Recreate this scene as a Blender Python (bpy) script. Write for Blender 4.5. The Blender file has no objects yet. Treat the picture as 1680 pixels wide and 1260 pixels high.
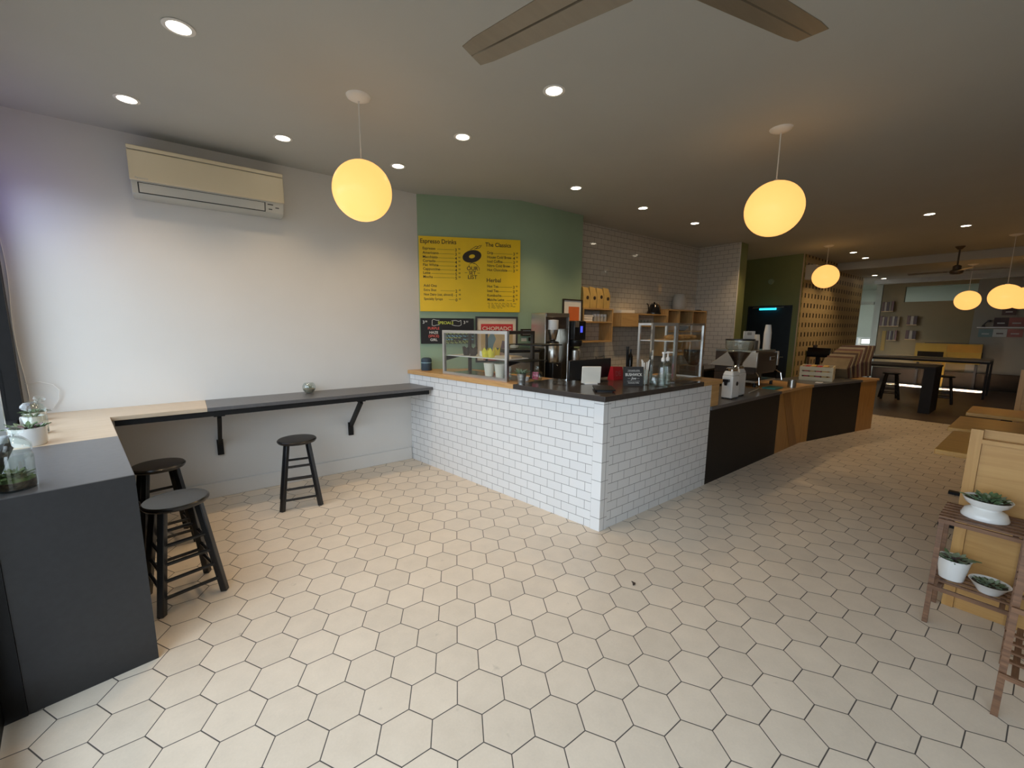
import bpy, bmesh, math, random
from mathutils import Vector, Matrix
random.seed(7)
C = bpy.context.scene.collection
PI = math.pi
PHI = 0.152814                      # the shopfront and the counter face run 8.8 degrees off square
YN = Vector((math.cos(PHI), math.sin(PHI), 0)); YD = Vector((-math.sin(PHI), math.cos(PHI), 0))
CEIL = 3.132; WALLY = 4.672; TOP = 1.1045; LOW = 0.83; BAR = 0.943

def S(u, v, z=0.0):                 # shopfront axes -> world
    p = YN*u + YD*v
    return Vector((p.x, p.y, z))

# ---------------------------------------------------------------- materials
MATS = {}
def nd(nt, t, **kw):
    n = nt.nodes.new(t)
    for k, v in kw.items(): setattr(n, k, v)
    return n
def base_mat(name, col=(.5,.5,.5), rough=.5, metal=0.0, spec=.5, coat=0.0, emit=None, es=0.0, sheen=0.0):
    m = bpy.data.materials.new(name); m.use_nodes = True
    nt = m.node_tree; b = nt.nodes['Principled BSDF']
    b.inputs['Base Color'].default_value = (*col, 1)
    b.inputs['Roughness'].default_value = rough
    b.inputs['Metallic'].default_value = metal
    b.inputs['Specular IOR Level'].default_value = spec
    b.inputs['Coat Weight'].default_value = coat
    if sheen: b.inputs['Sheen Weight'].default_value = sheen
    if emit:
        b.inputs['Emission Color'].default_value = (*emit, 1); b.inputs['Emission Strength'].default_value = es
    MATS[name] = m
    return m, nt, b
def noisy(name, col, amt=.06, scale=6.0, rough=.5, bump=.0, bscale=80.0, stretch=(1,1,1), **kw):
    m, nt, b = base_mat(name, col, rough, **kw)
    tc = nd(nt, 'ShaderNodeTexCoord'); mp = nd(nt, 'ShaderNodeMapping'); mp.inputs['Scale'].default_value = stretch
    nt.links.new(tc.outputs['Object'], mp.inputs['Vector'])
    nz = nd(nt, 'ShaderNodeTexNoise'); nz.inputs['Scale'].default_value = scale; nz.inputs['Detail'].default_value = 5
    nt.links.new(mp.outputs[0], nz.inputs['Vector'])
    rp = nd(nt, 'ShaderNodeMapRange'); rp.inputs['From Min'].default_value = .3; rp.inputs['From Max'].default_value = .7
    rp.inputs['To Min'].default_value = 1-amt; rp.inputs['To Max'].default_value = 1+amt
    nt.links.new(nz.outputs['Fac'], rp.inputs['Value'])
    mx = nd(nt, 'ShaderNodeVectorMath', operation='SCALE'); mx.inputs[0].default_value = col
    nt.links.new(rp.outputs[0], mx.inputs['Scale']); nt.links.new(mx.outputs[0], b.inputs['Base Color'])
    if bump:
        n2 = nd(nt, 'ShaderNodeTexNoise'); n2.inputs['Scale'].default_value = bscale
        nt.links.new(mp.outputs[0], n2.inputs['Vector'])
        bp = nd(nt, 'ShaderNodeBump'); bp.inputs['Strength'].default_value = bump; bp.inputs['Distance'].default_value = .002
        nt.links.new(n2.outputs['Fac'], bp.inputs['Height']); nt.links.new(bp.outputs[0], b.inputs['Normal'])
    return m
def wood(name, c1, c2, rough=.4, scale=(2.0, 26.0, 26.0), coat=0.0, uv=True):
    m, nt, b = base_mat(name, c1, rough, coat=coat)
    tc = nd(nt, 'ShaderNodeTexCoord'); mp = nd(nt, 'ShaderNodeMapping'); mp.inputs['Scale'].default_value = scale
    nt.links.new(tc.outputs['UV' if uv else 'Object'], mp.inputs['Vector'])
    nz = nd(nt, 'ShaderNodeTexNoise'); nz.inputs['Scale'].default_value = 1.6; nz.inputs['Detail'].default_value = 7; nz.inputs['Distortion'].default_value = .8
    nt.links.new(mp.outputs[0], nz.inputs['Vector'])
    cr = nd(nt, 'ShaderNodeValToRGB'); e = cr.color_ramp.elements
    e[0].position = .32; e[0].color = (*c2, 1); e[1].position = .66; e[1].color = (*c1, 1)
    nt.links.new(nz.outputs['Fac'], cr.inputs['Fac']); nt.links.new(cr.outputs[0], b.inputs['Base Color'])
    return m
def tile_mat(name, col, grout, w, h, rough=.12, phase=(0,0), mortar=.0022, offset=.5, wav=.35):
    m, nt, b = base_mat(name, col, rough)
    tc = nd(nt, 'ShaderNodeTexCoord'); mp = nd(nt, 'ShaderNodeMapping'); mp.inputs['Location'].default_value = (*phase, 0)
    nt.links.new(tc.outputs['UV'], mp.inputs['Vector'])
    br = nd(nt, 'ShaderNodeTexBrick'); br.offset = offset; br.squash = 1.0
    I = br.inputs
    I['Color1'].default_value = (*col, 1); I['Color2'].default_value = (*[c*.95 for c in col], 1); I['Mortar'].default_value = (*grout, 1)
    I['Scale'].default_value = 1; I['Mortar Size'].default_value = mortar; I['Mortar Smooth'].default_value = .2; I['Bias'].default_value = 0
    I['Brick Width'].default_value = w; I['Row Height'].default_value = h
    nt.links.new(mp.outputs[0], I['Vector']); nt.links.new(br.outputs['Color'], b.inputs['Base Color'])
    rr = nd(nt, 'ShaderNodeMapRange'); rr.inputs['To Min'].default_value = rough; rr.inputs['To Max'].default_value = .8
    nt.links.new(br.outputs['Fac'], rr.inputs['Value']); nt.links.new(rr.outputs[0], b.inputs['Roughness'])
    nz = nd(nt, 'ShaderNodeTexNoise'); nz.inputs['Scale'].default_value = 9
    nt.links.new(mp.outputs[0], nz.inputs['Vector'])
    mm = nd(nt, 'ShaderNodeMath', operation='MULTIPLY_ADD'); mm.inputs[1].default_value = -1.0
    sc = nd(nt, 'ShaderNodeMath', operation='MULTIPLY'); sc.inputs[1].default_value = wav
    nt.links.new(nz.outputs['Fac'], sc.inputs[0]); nt.links.new(br.outputs['Fac'], mm.inputs[0]); nt.links.new(sc.outputs[0], mm.inputs[2])
    bp = nd(nt, 'ShaderNodeBump'); bp.inputs['Strength'].default_value = .35; bp.inputs['Distance'].default_value = .003
    nt.links.new(mm.outputs[0], bp.inputs['Height']); nt.links.new(bp.outputs[0], b.inputs['Normal'])
    return m
def glass(name, tint=(.97,.985,.98), refl=.04, rough=.01):
    m = bpy.data.materials.new(name); m.use_nodes = True; nt = m.node_tree; nt.nodes.clear()
    o = nd(nt, 'ShaderNodeOutputMaterial'); mx = nd(nt, 'ShaderNodeMixShader')
    t = nd(nt, 'ShaderNodeBsdfTransparent'); t.inputs[0].default_value = (*tint, 1)
    g = nd(nt, 'ShaderNodeBsdfGlossy'); g.inputs['Roughness'].default_value = rough
    lw = nd(nt, 'ShaderNodeLayerWeight'); lw.inputs['Blend'].default_value = .5
    pw = nd(nt, 'ShaderNodeMath', operation='POWER'); pw.inputs[1].default_value = 4.5; nt.links.new(lw.outputs['Facing'], pw.inputs[0])
    ad = nd(nt, 'ShaderNodeMath', operation='MULTIPLY_ADD'); ad.inputs[1].default_value = .7; ad.inputs[2].default_value = refl; ad.use_clamp = True
    nt.links.new(pw.outputs[0], ad.inputs[0]); nt.links.new(ad.outputs[0], mx.inputs[0])
    nt.links.new(t.outputs[0], mx.inputs[1]); nt.links.new(g.outputs[0], mx.inputs[2]); nt.links.new(mx.outputs[0], o.inputs[0])
    MATS[name] = m; return m

def hex_floor(name):
    m, nt, b = base_mat(name, (.6,.55,.47), .45)
    L = nt.links.new
    s = .2068; th = -.0085
    def math2(op, a, bb=None, c=None):
        n = nd(nt, 'ShaderNodeMath', operation=op)
        for i, x in enumerate((a, bb, c)):
            if x is None: continue
            if isinstance(x, (int, float)): n.inputs[i].default_value = x
            else: L(x, n.inputs[i])
        return n.outputs[0]
    geo = nd(nt, 'ShaderNodeNewGeometry'); mp = nd(nt, 'ShaderNodeMapping', vector_type='TEXTURE')
    mp.inputs['Location'].default_value = (1.649, 3.035, 0); mp.inputs['Rotation'].default_value = (0, 0, th); mp.inputs['Scale'].default_value = (s, s, s)
    L(geo.outputs['Position'], mp.inputs['Vector'])
    sp = nd(nt, 'ShaderNodeSeparateXYZ'); L(mp.outputs[0], sp.inputs[0])
    u, v = sp.outputs[1], sp.outputs[0]           # flats face +-u
    R3 = math.sqrt(3)
    def cell(x, per, off):
        return math2('SUBTRACT', math2('FLOORED_MODULO', math2('ADD', x, off), per), per/2)
    au, av = cell(u, 1.0, .5), cell(v, R3, R3/2)
    bu, bv = cell(u, 1.0, 0.0), cell(v, R3, 0.0)
    da = math2('ADD', math2('MULTIPLY', au, au), math2('MULTIPLY', av, av))
    db = math2('ADD', math2('MULTIPLY', bu, bu), math2('MULTIPLY', bv, bv))
    sel = math2('LESS_THAN', da, db)
    def mixv(a, c): return math2('ADD', c, math2('MULTIPLY', sel, math2('SUBTRACT', a, c)))
    gu, gv = mixv(au, bu), mixv(av, bv)
    absu, absv = math2('ABSOLUTE', gu), math2('ABSOLUTE', gv)
    dist = math2('MAXIMUM', absu, math2('ADD', math2('MULTIPLY', absu, .5), math2('MULTIPLY', absv, R3/2)))
    edge = math2('SUBTRACT', .5, dist)            # 0 on the joint
    gm = nd(nt, 'ShaderNodeMapRange', interpolation_type='SMOOTHSTEP'); gm.inputs['From Min'].default_value = .007; gm.inputs['From Max'].default_value = .014
    L(edge, gm.inputs['Value']); tile = gm.outputs[0]
    # id per tile
    cid = nd(nt, 'ShaderNodeCombineXYZ'); L(math2('ROUND', math2('MULTIPLY', math2('SUBTRACT', u, gu), 2)), cid.inputs[0]); L(math2('ROUND', math2('MULTIPLY', math2('SUBTRACT', v, gv), 2/R3)), cid.inputs[1])
    wn = nd(nt, 'ShaderNodeTexWhiteNoise', noise_dimensions='2D'); L(cid.outputs[0], wn.inputs['Vector'])
    n1 = nd(nt, 'ShaderNodeTexNoise'); n1.inputs['Scale'].default_value = 1.3; n1.inputs['Detail'].default_value = 6; n1.inputs['Roughness'].default_value = .65
    vo = nd(nt, 'ShaderNodeVectorMath', operation='MULTIPLY_ADD'); vo.inputs[1].default_value = (17, 17, 17); L(wn.outputs['Color'], vo.inputs[0]); L(mp.outputs[0], vo.inputs[2])
    L(vo.outputs[0], n1.inputs['Vector'])
    n2 = nd(nt, 'ShaderNodeTexNoise'); n2.inputs['Scale'].default_value = 22; n2.inputs['Detail'].default_value = 3; L(mp.outputs[0], n2.inputs['Vector'])
    val = math2('ADD', math2('MULTIPLY_ADD', wn.outputs['Value'], .08, .92), math2('MULTIPLY_ADD', n1.outputs['Fac'], .26, -.13))
    val = math2('ADD', val, math2('MULTIPLY_ADD', n2.outputs['Fac'], .10, -.05))
    # small dark stains
    n3 = nd(nt, 'ShaderNodeTexNoise'); n3.inputs['Scale'].default_value = 1.9; n3.inputs['Detail'].default_value = 4; L(mp.outputs[0], n3.inputs['Vector'])
    st = nd(nt, 'ShaderNodeMapRange'); st.inputs['From Min'].default_value = .70; st.inputs['From Max'].default_value = .78; st.inputs['To Min'].default_value = 1; st.inputs['To Max'].default_value = .72
    L(n3.outputs['Fac'], st.inputs['Value']); val = math2('MULTIPLY', val, st.outputs[0])
    sc = nd(nt, 'ShaderNodeVectorMath', operation='SCALE'); sc.inputs[0].default_value = (.745, .65, .525); L(val, sc.inputs['Scale'])
    mx = nd(nt, 'ShaderNodeMix', data_type='RGBA'); L(tile, mx.inputs['Factor']); mx.inputs['A'].default_value = (.075, .066, .058, 1); L(sc.outputs[0], mx.inputs['B'])
    L(mx.outputs['Result'], b.inputs['Base Color'])
    rr = nd(nt, 'ShaderNodeMapRange'); rr.inputs['To Min'].default_value = .85; rr.inputs['To Max'].default_value = .36; L(tile, rr.inputs['Value'])
    L(math2('ADD', rr.outputs[0], math2('MULTIPLY_ADD', n1.outputs['Fac'], .3, -.15)), b.inputs['Roughness'])
    bp = nd(nt, 'ShaderNodeBump'); bp.inputs['Strength'].default_value = .4; bp.inputs['Distance'].default_value = .003
    L(math2('ADD', tile, math2('MULTIPLY', n2.outputs['Fac'], .15)), bp.inputs['Height']); L(bp.outputs[0], b.inputs['Normal'])
    return m

def peg_mat(name):
    m, nt, b = base_mat(name, (.5,.4,.2), .45)
    L = nt.links.new
    tc = nd(nt, 'ShaderNodeTexCoord'); sp = nd(nt, 'ShaderNodeSeparateXYZ'); L(tc.outputs['UV'], sp.inputs[0])
    def M(op, a, bb):
        n = nd(nt, 'ShaderNodeMath', operation=op)
        for i, x in enumerate((a, bb)):
            if isinstance(x, (int, float)): n.inputs[i].default_value = x
            else: L(x, n.inputs[i])
        return n.outputs[0]
    fu = M('SUBTRACT', M('FLOORED_MODULO', sp.outputs[0], .2), .1); fv = M('SUBTRACT', M('FLOORED_MODULO', M('ADD', sp.outputs[1], .06), .206), .103)
    inx = M('LESS_THAN', M('ABSOLUTE', fu, 0), .035); inz = M('LESS_THAN', M('ABSOLUTE', fv, 0), .048)
    hole = M('MULTIPLY', inx, inz)
    nz = nd(nt, 'ShaderNodeTexNoise'); nz.inputs['Scale'].default_value = 5
    mp = nd(nt, 'ShaderNodeMapping'); mp.inputs['Scale'].default_value = (1, 9, 1); L(tc.outputs['UV'], mp.inputs[0]); L(mp.outputs[0], nz.inputs['Vector'])
    cr = nd(nt, 'ShaderNodeValToRGB'); cr.color_ramp.elements[0].color = (.44,.33,.15,1); cr.color_ramp.elements[1].color = (.62,.49,.26,1); L(nz.outputs['Fac'], cr.inputs['Fac'])
    mx = nd(nt, 'ShaderNodeMix', data_type='RGBA'); L(hole, mx.inputs['Factor']); L(cr.outputs[0], mx.inputs['A']); mx.inputs['B'].default_value = (.015,.010,.006,1)
    L(mx.outputs['Result'], b.inputs['Base Color'])
    return m

noisy('wall_white', (.70,.69,.66), .015, 3, .6, .15, 140)
noisy('rear_grey', (.235,.21,.16), .02, 3, .6)
noisy('wall_grey', (.62,.615,.59), .02, 3, .6, .15, 140)
noisy('ceiling_paint', (.49,.495,.465), .02, 2, .75, .1, 120)
noisy('sage', (.29,.40,.27), .03, 4, .55, .1, 120)
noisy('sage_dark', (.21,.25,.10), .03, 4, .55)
noisy('beige_wall', (.21,.155,.068), .03, 3, .6)
noisy('pale_wall', (.52,.545,.46), .02, 3, .6)
noisy('dark_dado', (.022,.015,.009), .1, 6, .7, spec=.15)
hex_floor('hex_tile')
wood('dark_floor', (.16,.12,.085), (.085,.062,.045), .3, (1.5, 9, 9))
tile_mat('subway_white', (.80,.80,.79), (.20,.195,.19), .1553, .0776, .1, (0,.012))
tile_mat('subway_wall', (.66,.62,.545), (.17,.155,.13), .1553, .0776, .07, (0,0), .0026, .5, .2)
tile_mat('trim_tile', (.80,.80,.79), (.20,.195,.19), .2, .1553, .1, (0.05,.05), .0022, 0.0)
peg_mat('peg_panel')
noisy('charcoal', (.024,.024,.0255), .10, 40, .42, .05, 300)
noisy('charcoal_top', (.10,.10,.104), .08, 40, .33, .05, 300)  # lighter copy of charcoal, sky reflection on the tops put into the colour
noisy('counter_black', (.055,.047,.042), .10, 30, .2)  # brown lift over black: reflections put into the colour
noisy('black_panel', (.015,.012,.010), .10, 20, .55, spec=.3)
noisy('black_steel', (.012,.012,.0125), .10, 20, .5, spec=.2)
noisy('black_plastic', (.010,.010,.011), .08, 20, .3)
noisy('black_gloss', (.008,.008,.009), .05, 20, .12)
noisy('stool_black', (.011,.011,.012), .25, 14, .24, .08, 40)
wood('pale_wood', (.57,.46,.335), (.50,.395,.275), .4)
wood('oak', (.60,.36,.15), (.49,.28,.105), .35)
wood('oak_panel', (.46,.235,.062), (.33,.155,.036), .4)
wood('oak_dark', (.32,.15,.038), (.24,.105,.024), .4)
wood('birch', (.54,.31,.105), (.45,.24,.072), .4, (1.2, 18, 18))
wood('shelf_wood', (.56,.36,.155), (.44,.27,.105), .45)
wood('rack_wood', (.21,.105,.052), (.11,.052,.026), .5, (3, 40, 40))
wood('crate_wood', (.74,.66,.46), (.66,.57,.38), .6)
noisy('ivory', (.75,.67,.49), .01, 4, .35)
noisy('ac_grey', (.52,.53,.50), .02, 6, .4)
noisy('white_paint', (.82,.81,.78), .02, 8, .4)
noisy('white_gloss', (.83,.82,.78), .02, 8, .12)
noisy('cream_paper', (.80,.76,.66), .03, 12, .6)
noisy('paper_white', (.84,.83,.78), .02, 12, .6)
noisy('steel', (.62,.60,.55), .05, 8, .26, 0, 80, (1,1,12), metal=1.0)
noisy('cheek_white', (.75,.73,.68), .04, 8, .18, metal=.55)
noisy('chrome', (.80,.80,.78), .02, 8, .10, metal=1.0)
noisy('alu', (.72,.72,.70), .03, 8, .28, metal=1.0)
noisy('fan_metal', (.25,.205,.145), .06, 5, .36, 0, 80, (1,8,1), metal=.35)
noisy('dark_bronze', (.10,.08,.06), .1, 8, .4, metal=.7)
noisy('brown_paper', (.62,.42,.13), .10, 10, .6, .4, 40)
noisy('dark_paper', (.045,.028,.020), .2, 30, .7)
noisy('yellow_paper', (.80,.68,.05), .1, 30, .6)
noisy('menu_yellow', (.84,.55,.002), .03, 6, .45)
noisy('chalk_black', (.010,.010,.010), .2, 5, .7)
base_mat('ink', (.030,.018,.006), .6); base_mat('chalk_white', (.72,.72,.68), .8); base_mat('chalk_yellow', (.62,.70,.10), .8)
base_mat('chalk_red', (.70,.13,.10), .8); base_mat('chalk_blue', (.20,.50,.66), .8); base_mat('chalk_green', (.42,.52,.16), .8)
base_mat('sign_white', (.80,.79,.74), .6)
noisy('sign_slate', (.032,.031,.030), .15, 60, .6)
noisy('red', (.45,.012,.018), .1, 10, .45); noisy('poster_red', (.56,.03,.025), .08, 10, .5)
noisy('poster_cream', (.74,.60,.42), .06, 6, .6); noisy('poster_buff', (.60,.42,.19), .12, 8, .6)
noisy('poster_blue', (.16,.26,.29), .12, 12, .6); noisy('poster_plum', (.20,.12,.13), .15, 12, .6); noisy('poster_rose', (.46,.09,.09), .12, 12, .6)
noisy('orange', (.72,.17,.045), .05, 8, .6)
noisy('frame_dark', (.030,.022,.016), .1, 20, .4)
noisy('speaker_blue', (.035,.06,.085), .15, 120, .7); noisy('speaker_band', (.25,.42,.48), .05, 20, .4)
noisy('galv', (.46,.48,.47), .12, 14, .34, metal=.9)
noisy('soil_brown', (.075,.048,.026), .5, 90, .9, .8, 60)
noisy('soil', (.06,.045,.03), .4, 60, .9, .8, 60)
noisy('moss', (.095,.14,.035), .5, 40, .8, .5, 60)
noisy('leaf', (.10,.16,.07), .35, 30, .5); noisy('leaf_grey', (.21,.27,.18), .3, 25, .5); noisy('leaf_purple', (.14,.085,.09), .3, 25, .5)
noisy('pebble', (.28,.24,.18), .4, 30, .8)
noisy('bread', (.50,.24,.06), .35, 25, .7, .5, 30)
noisy('muffin', (.09,.04,.02), .3, 40, .8)
noisy('beans', (.05,.022,.012), .5, 160, .5)
noisy('pink_liquid', (.62,.11,.20), .1, 8, .2)
noisy('teal', (.03,.20,.19), .1, 10, .7)
noisy('door_blue', (.016,.026,.036), .1, 6, .45)
noisy('yellow_cabinet', (.32,.19,.016), .06, 6, .5)
noisy('yellow_cabinet_deep', (.36,.17,.006), .06, 6, .5)
noisy('stone_vase', (.52,.50,.45), .08, 8, .5)
noisy('machine_brown', (.055,.038,.028), .1, 12, .35)
noisy('table_top', (.30,.24,.16), .1, 6, .4)
noisy('canvas_blue', (.13,.19,.18), .1, 8, .6); noisy('canvas_dark', (.05,.025,.022), .2, 8, .6); noisy('canvas_grey', (.42,.42,.38), .08, 8, .6); noisy('canvas_red', (.22,.07,.055), .2, 8, .6)
for i, c in enumerate([(.30,.22,.12),(.16,.07,.045),(.42,.34,.22),(.09,.045,.035),(.36,.25,.12),(.22,.10,.08),(.48,.40,.29),(.13,.06,.05)]): noisy('sleeve%d' % i, tuple(v*.62 for v in c), .1, 12, .5)
glass('glass', (.93,.955,.945), .075); glass('glass_case', (.95,.97,.965), .045); glass('window_glass', (.97,.985,1.0), .0)
base_mat('globe', (.75,.5,.2), .3, emit=(1.25, .62, .165), es=1.0)
base_mat('lamp', (1,1,1), .5, emit=(1.0, .87, .66), es=14)
base_mat('cyan_tube', (.1,.6,.7), .4, emit=(.03, .62, .80), es=1.6)
base_mat('screen_blue', (.02,.02,.1), .3, emit=(.09, .12, .95), es=.9)
base_mat('screen_white', (.8,.8,.8), .3, emit=(.95, 1.0, .95), es=2.2)
base_mat('screen_off', (.003,.003,.004), .08)

# ---------------------------------------------------------------- mesh builder
class MB:
    def __init__(s): s.bm = bmesh.new()
    def poly(s, pts, faces):
        v = [s.bm.verts.new(p) for p in pts]
        for f in faces:
            try: s.bm.faces.new([v[i] for i in f])
            except ValueError: pass
        return s
    def box(s, c, d, rz=0.0, M=None):
        x, y, z = d[0]/2, d[1]/2, d[2]/2
        R = M if M is not None else Matrix.Rotation(rz, 3, 'Z')
        p = [Vector(c) + R @ Vector(q) for q in ((-x,-y,-z),(x,-y,-z),(x,y,-z),(-x,y,-z),(-x,-y,z),(x,-y,z),(x,y,z),(-x,y,z))]
        return s.poly(p, [(0,3,2,1),(4,5,6,7),(0,1,5,4),(1,2,6,5),(2,3,7,6),(3,0,4,7)])
    def b2(s, lo, hi):
        return s.box([(a+b)/2 for a, b in zip(lo, hi)], [b-a for a, b in zip(lo, hi)])
    def prism(s, pts, z0, z1):           # plan polygon, counter-clockwise
        n = len(pts); p = [(q[0], q[1], z0) for q in pts] + [(q[0], q[1], z1) for q in pts]
        return s.poly(p, [tuple(range(n-1, -1, -1)), tuple(range(n, 2*n))] + [(i, (i+1) % n, n+(i+1) % n, n+i) for i in range(n)])
    def sweep(s, prof, O, A, B, D):      # profile in axes A,B at O, extruded along D
        n = len(prof); O, A, B, D = map(Vector, (O, A, B, D))
        p = [O + A*a + B*b for a, b in prof]; p += [q + D for q in p]
        return s.poly(p, [tuple(range(n-1, -1, -1)), tuple(range(n, 2*n))] + [(i, (i+1) % n, n+(i+1) % n, n+i) for i in range(n)])
    def rod(s, a, b, r0, r1=None, n=12, cap=True):
        a, b = Vector(a), Vector(b); r1 = r0 if r1 is None else r1
        d = (b-a).normalized(); t = Vector((0,0,1)) if abs(d.z) < .9 else Vector((1,0,0))
        e1 = d.cross(t).normalized(); e2 = d.cross(e1)
        A = [a + e1*(r0*math.cos(2*PI*i/n)) + e2*(r0*math.sin(2*PI*i/n)) for i in range(n)]
        B = [b + e1*(r1*math.cos(2*PI*i/n)) + e2*(r1*math.sin(2*PI*i/n)) for i in range(n)]
        f = [(i, (i+1) % n, n+(i+1) % n, n+i) for i in range(n)]
        if cap: f += [tuple(range(n-1, -1, -1)), tuple(range(n, 2*n))]
        return s.poly(A+B, f)
    def tube(s, pts, r, n=8):
        for a, b in zip(pts, pts[1:]): s.rod(a, b, r, r, n)
        return s
    def bar(s, a, b, w, h, up=(0,0,1)):  # square section bar
        a, b = Vector(a), Vector(b); d = (b-a).normalized(); u = Vector(up)
        if abs(d.dot(u)) > .99: u = Vector((1,0,0))
        e1 = d.cross(u).normalized(); e2 = e1.cross(d)
        q = [(-w/2,-h/2),(w/2,-h/2),(w/2,h/2),(-w/2,h/2)]
        P = [a+e1*x+e2*y for x, y in q] + [b+e1*x+e2*y for x, y in q]
        return s.poly(P, [(3,2,1,0),(4,5,6,7)] + [(i,(i+1)%4,4+(i+1)%4,4+i) for i in range(4)])
    def lathe(s, prof, c=(0,0,0), n=28, M=None, sx=1.0, sy=1.0):   # prof: (r,z) bottom to top
        c = Vector(c); rows = []
        for r, z in prof:
            if r < 1e-6:
                p = Vector((0,0,z)); rows.append([s.bm.verts.new(c + (M @ p if M else p))])
            else:
                row = []
                for i in range(n):
                    p = Vector((r*sx*math.cos(2*PI*i/n), r*sy*math.sin(2*PI*i/n), z))
                    row.append(s.bm.verts.new(c + (M @ p if M else p)))
                rows.append(row)
        for a, b in zip(rows, rows[1:]):
            for i in range(n):
                j = (i+1) % n
                q = [a[i % len(a)], a[j % len(a)], b[j % len(b)], b[i % len(b)]]
                u = []
                for x in q:
                    if x not in u: u.append(x)
                if len(u) > 2: s.bm.faces.new(u)
        return s
    def leaf(s, o, d, L, w, bend=.3):
        o = Vector(o); d = Vector(d).normalized(); side = d.cross(Vector((0,0,1)))
        side = side.normalized() if side.length > .01 else Vector((1,0,0)); nrm = side.cross(d).normalized()
        ks = [(0,.35),(.35,1),(.7,.8),(1,.05)]; th = w*.18
        P = []
        for t, k in ks:
            c = o + d*(L*t) - Vector((0,0,1))*(bend*L*t*t) 
            P += [c + side*(w*k/2) + nrm*th, c - nrm*th*.6, c - side*(w*k/2) + nrm*th]
        f = []
        for i in range(3):
            a, b = 3*i, 3*i+3
            f += [(a,a+1,b+1,b),(a+1,a+2,b+2,b+1),(a+2,a,b,b+2)]
        f += [(0,2,1),(9,10,11)]
        return s.poly(P, f)
    def build(s, name, mat, parent=None, bevel=0.0, smooth=True, seg=2, axis=None):
        bm = s.bm
        bmesh.ops.recalc_face_normals(bm, faces=bm.faces)
        uvl = bm.loops.layers.uv.new('UVMap')
        for f in bm.faces:
            n = f.normal
            if abs(n.z) > .75:
                for l in f.loops:
                    p = l.vert.co; l[uvl].uv = (p.y, p.x) if axis == 'Y' else (p.x, p.y)
            else:
                h = Vector((-n.y, n.x, 0)); h = h.normalized() if h.length > 1e-6 else Vector((1,0,0))
                if abs(h.x) > abs(h.y):
                    if h.x < 0: h = -h
                elif h.y < 0: h = -h
                for l in f.loops:
                    p = l.vert.co; l[uvl].uv = (p.z, p.dot(h)) if axis == 'Z' else (p.dot(h), p.z)
        me = bpy.data.meshes.new(name); bm.to_mesh(me); bm.free()
        if smooth:
            for p in me.polygons: p.use_smooth = True
            me.set_sharp_from_angle(angle=math.radians(38))
        me.materials.append(MATS[mat])
        o = bpy.data.objects.new(name, me); C.objects.link(o)
        if parent is not None:
            o.parent = parent
            if parent.type == 'EMPTY' or True:
                o.matrix_parent_inverse = world(parent).inverted()
        if bevel:
            b = o.modifiers.new('edge', 'BEVEL'); b.width = bevel; b.segments = seg; b.limit_method = 'ANGLE'; b.angle_limit = math.radians(40)
        return o
def world(o):
    m = o.matrix_basis.copy() if o.parent is None else world(o.parent) @ o.matrix_parent_inverse @ o.matrix_basis
    return m
def tag(o, label, cat, group=None, kind=None):
    o['label'] = label; o['category'] = cat
    if group: o['group'] = group
    if kind: o['kind'] = kind
    return o
def thing(name, label, cat, loc=(0,0,0), group=None):
    o = bpy.data.objects.new(name, None); o.location = loc; o.empty_display_size = .1; C.objects.link(o)
    return tag(o, label, cat, group)
def struct(o): o['kind'] = 'structure'; return o
def dup(root, delta=(0,0,0), rz=0.0, label=None, about=None):
    """copy of a thing with its parts and sub-parts, moved by delta and turned by rz about its base"""
    r = root.copy(); C.objects.link(r)
    def kids(src, dst):
        for ch in list(src.children):
            c = ch.copy(); C.objects.link(c); c.parent = dst; kids(ch, c)
    kids(root, r)
    r.location = root.location + Vector(delta); r.rotation_euler = (root.rotation_euler[0], root.rotation_euler[1], root.rotation_euler[2]+rz)
    if label: r['label'] = label
    return r
def text_into(mb, body, size, O, U, V, align='LEFT', depth=.0012, sx=1.0, shear=0.0):
    cu = bpy.data.curves.new('t', 'FONT'); cu.body = body; cu.size = size; cu.align_x = align; cu.shear = shear; cu.resolution_u = 3; cu.offset = size*.016
    o = bpy.data.objects.new('t', cu); C.objects.link(o)
    dg = bpy.context.evaluated_depsgraph_get(); dg.update()
    me = o.evaluated_get(dg).to_mesh()
    O, U, V = Vector(O), Vector(U), Vector(V); N = U.cross(V)
    vs = [mb.bm.verts.new(O + U*(v.co.x*sx) + V*v.co.y + N*depth) for v in me.vertices]
    for p in me.polygons:
        try: mb.bm.faces.new([vs[i] for i in p.vertices])
        except ValueError: pass
    o.evaluated_get(dg).to_mesh_clear(); bpy.data.objects.remove(o); bpy.data.curves.remove(cu)
def flat(mb, O, U, V, pts, depth=.001):
    O, U, V = Vector(O), Vector(U), Vector(V); N = U.cross(V)
    mb.poly([O + U*a + V*b + N*depth for a, b in pts], [tuple(range(len(pts)))])
def stroke(mb, O, U, V, pts, w, depth=.001):
    for (a, b), (c, d) in zip(pts, pts[1:]):
        L = math.hypot(c-a, d-b) or 1e-6; nx, ny = -(d-b)/L*w/2, (c-a)/L*w/2
        flat(mb, O, U, V, [(a+nx,b+ny),(a-nx,b-ny),(c-nx,d-ny),(c+nx,d+ny)], depth)
Zv = Vector((0,0,1))

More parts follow.
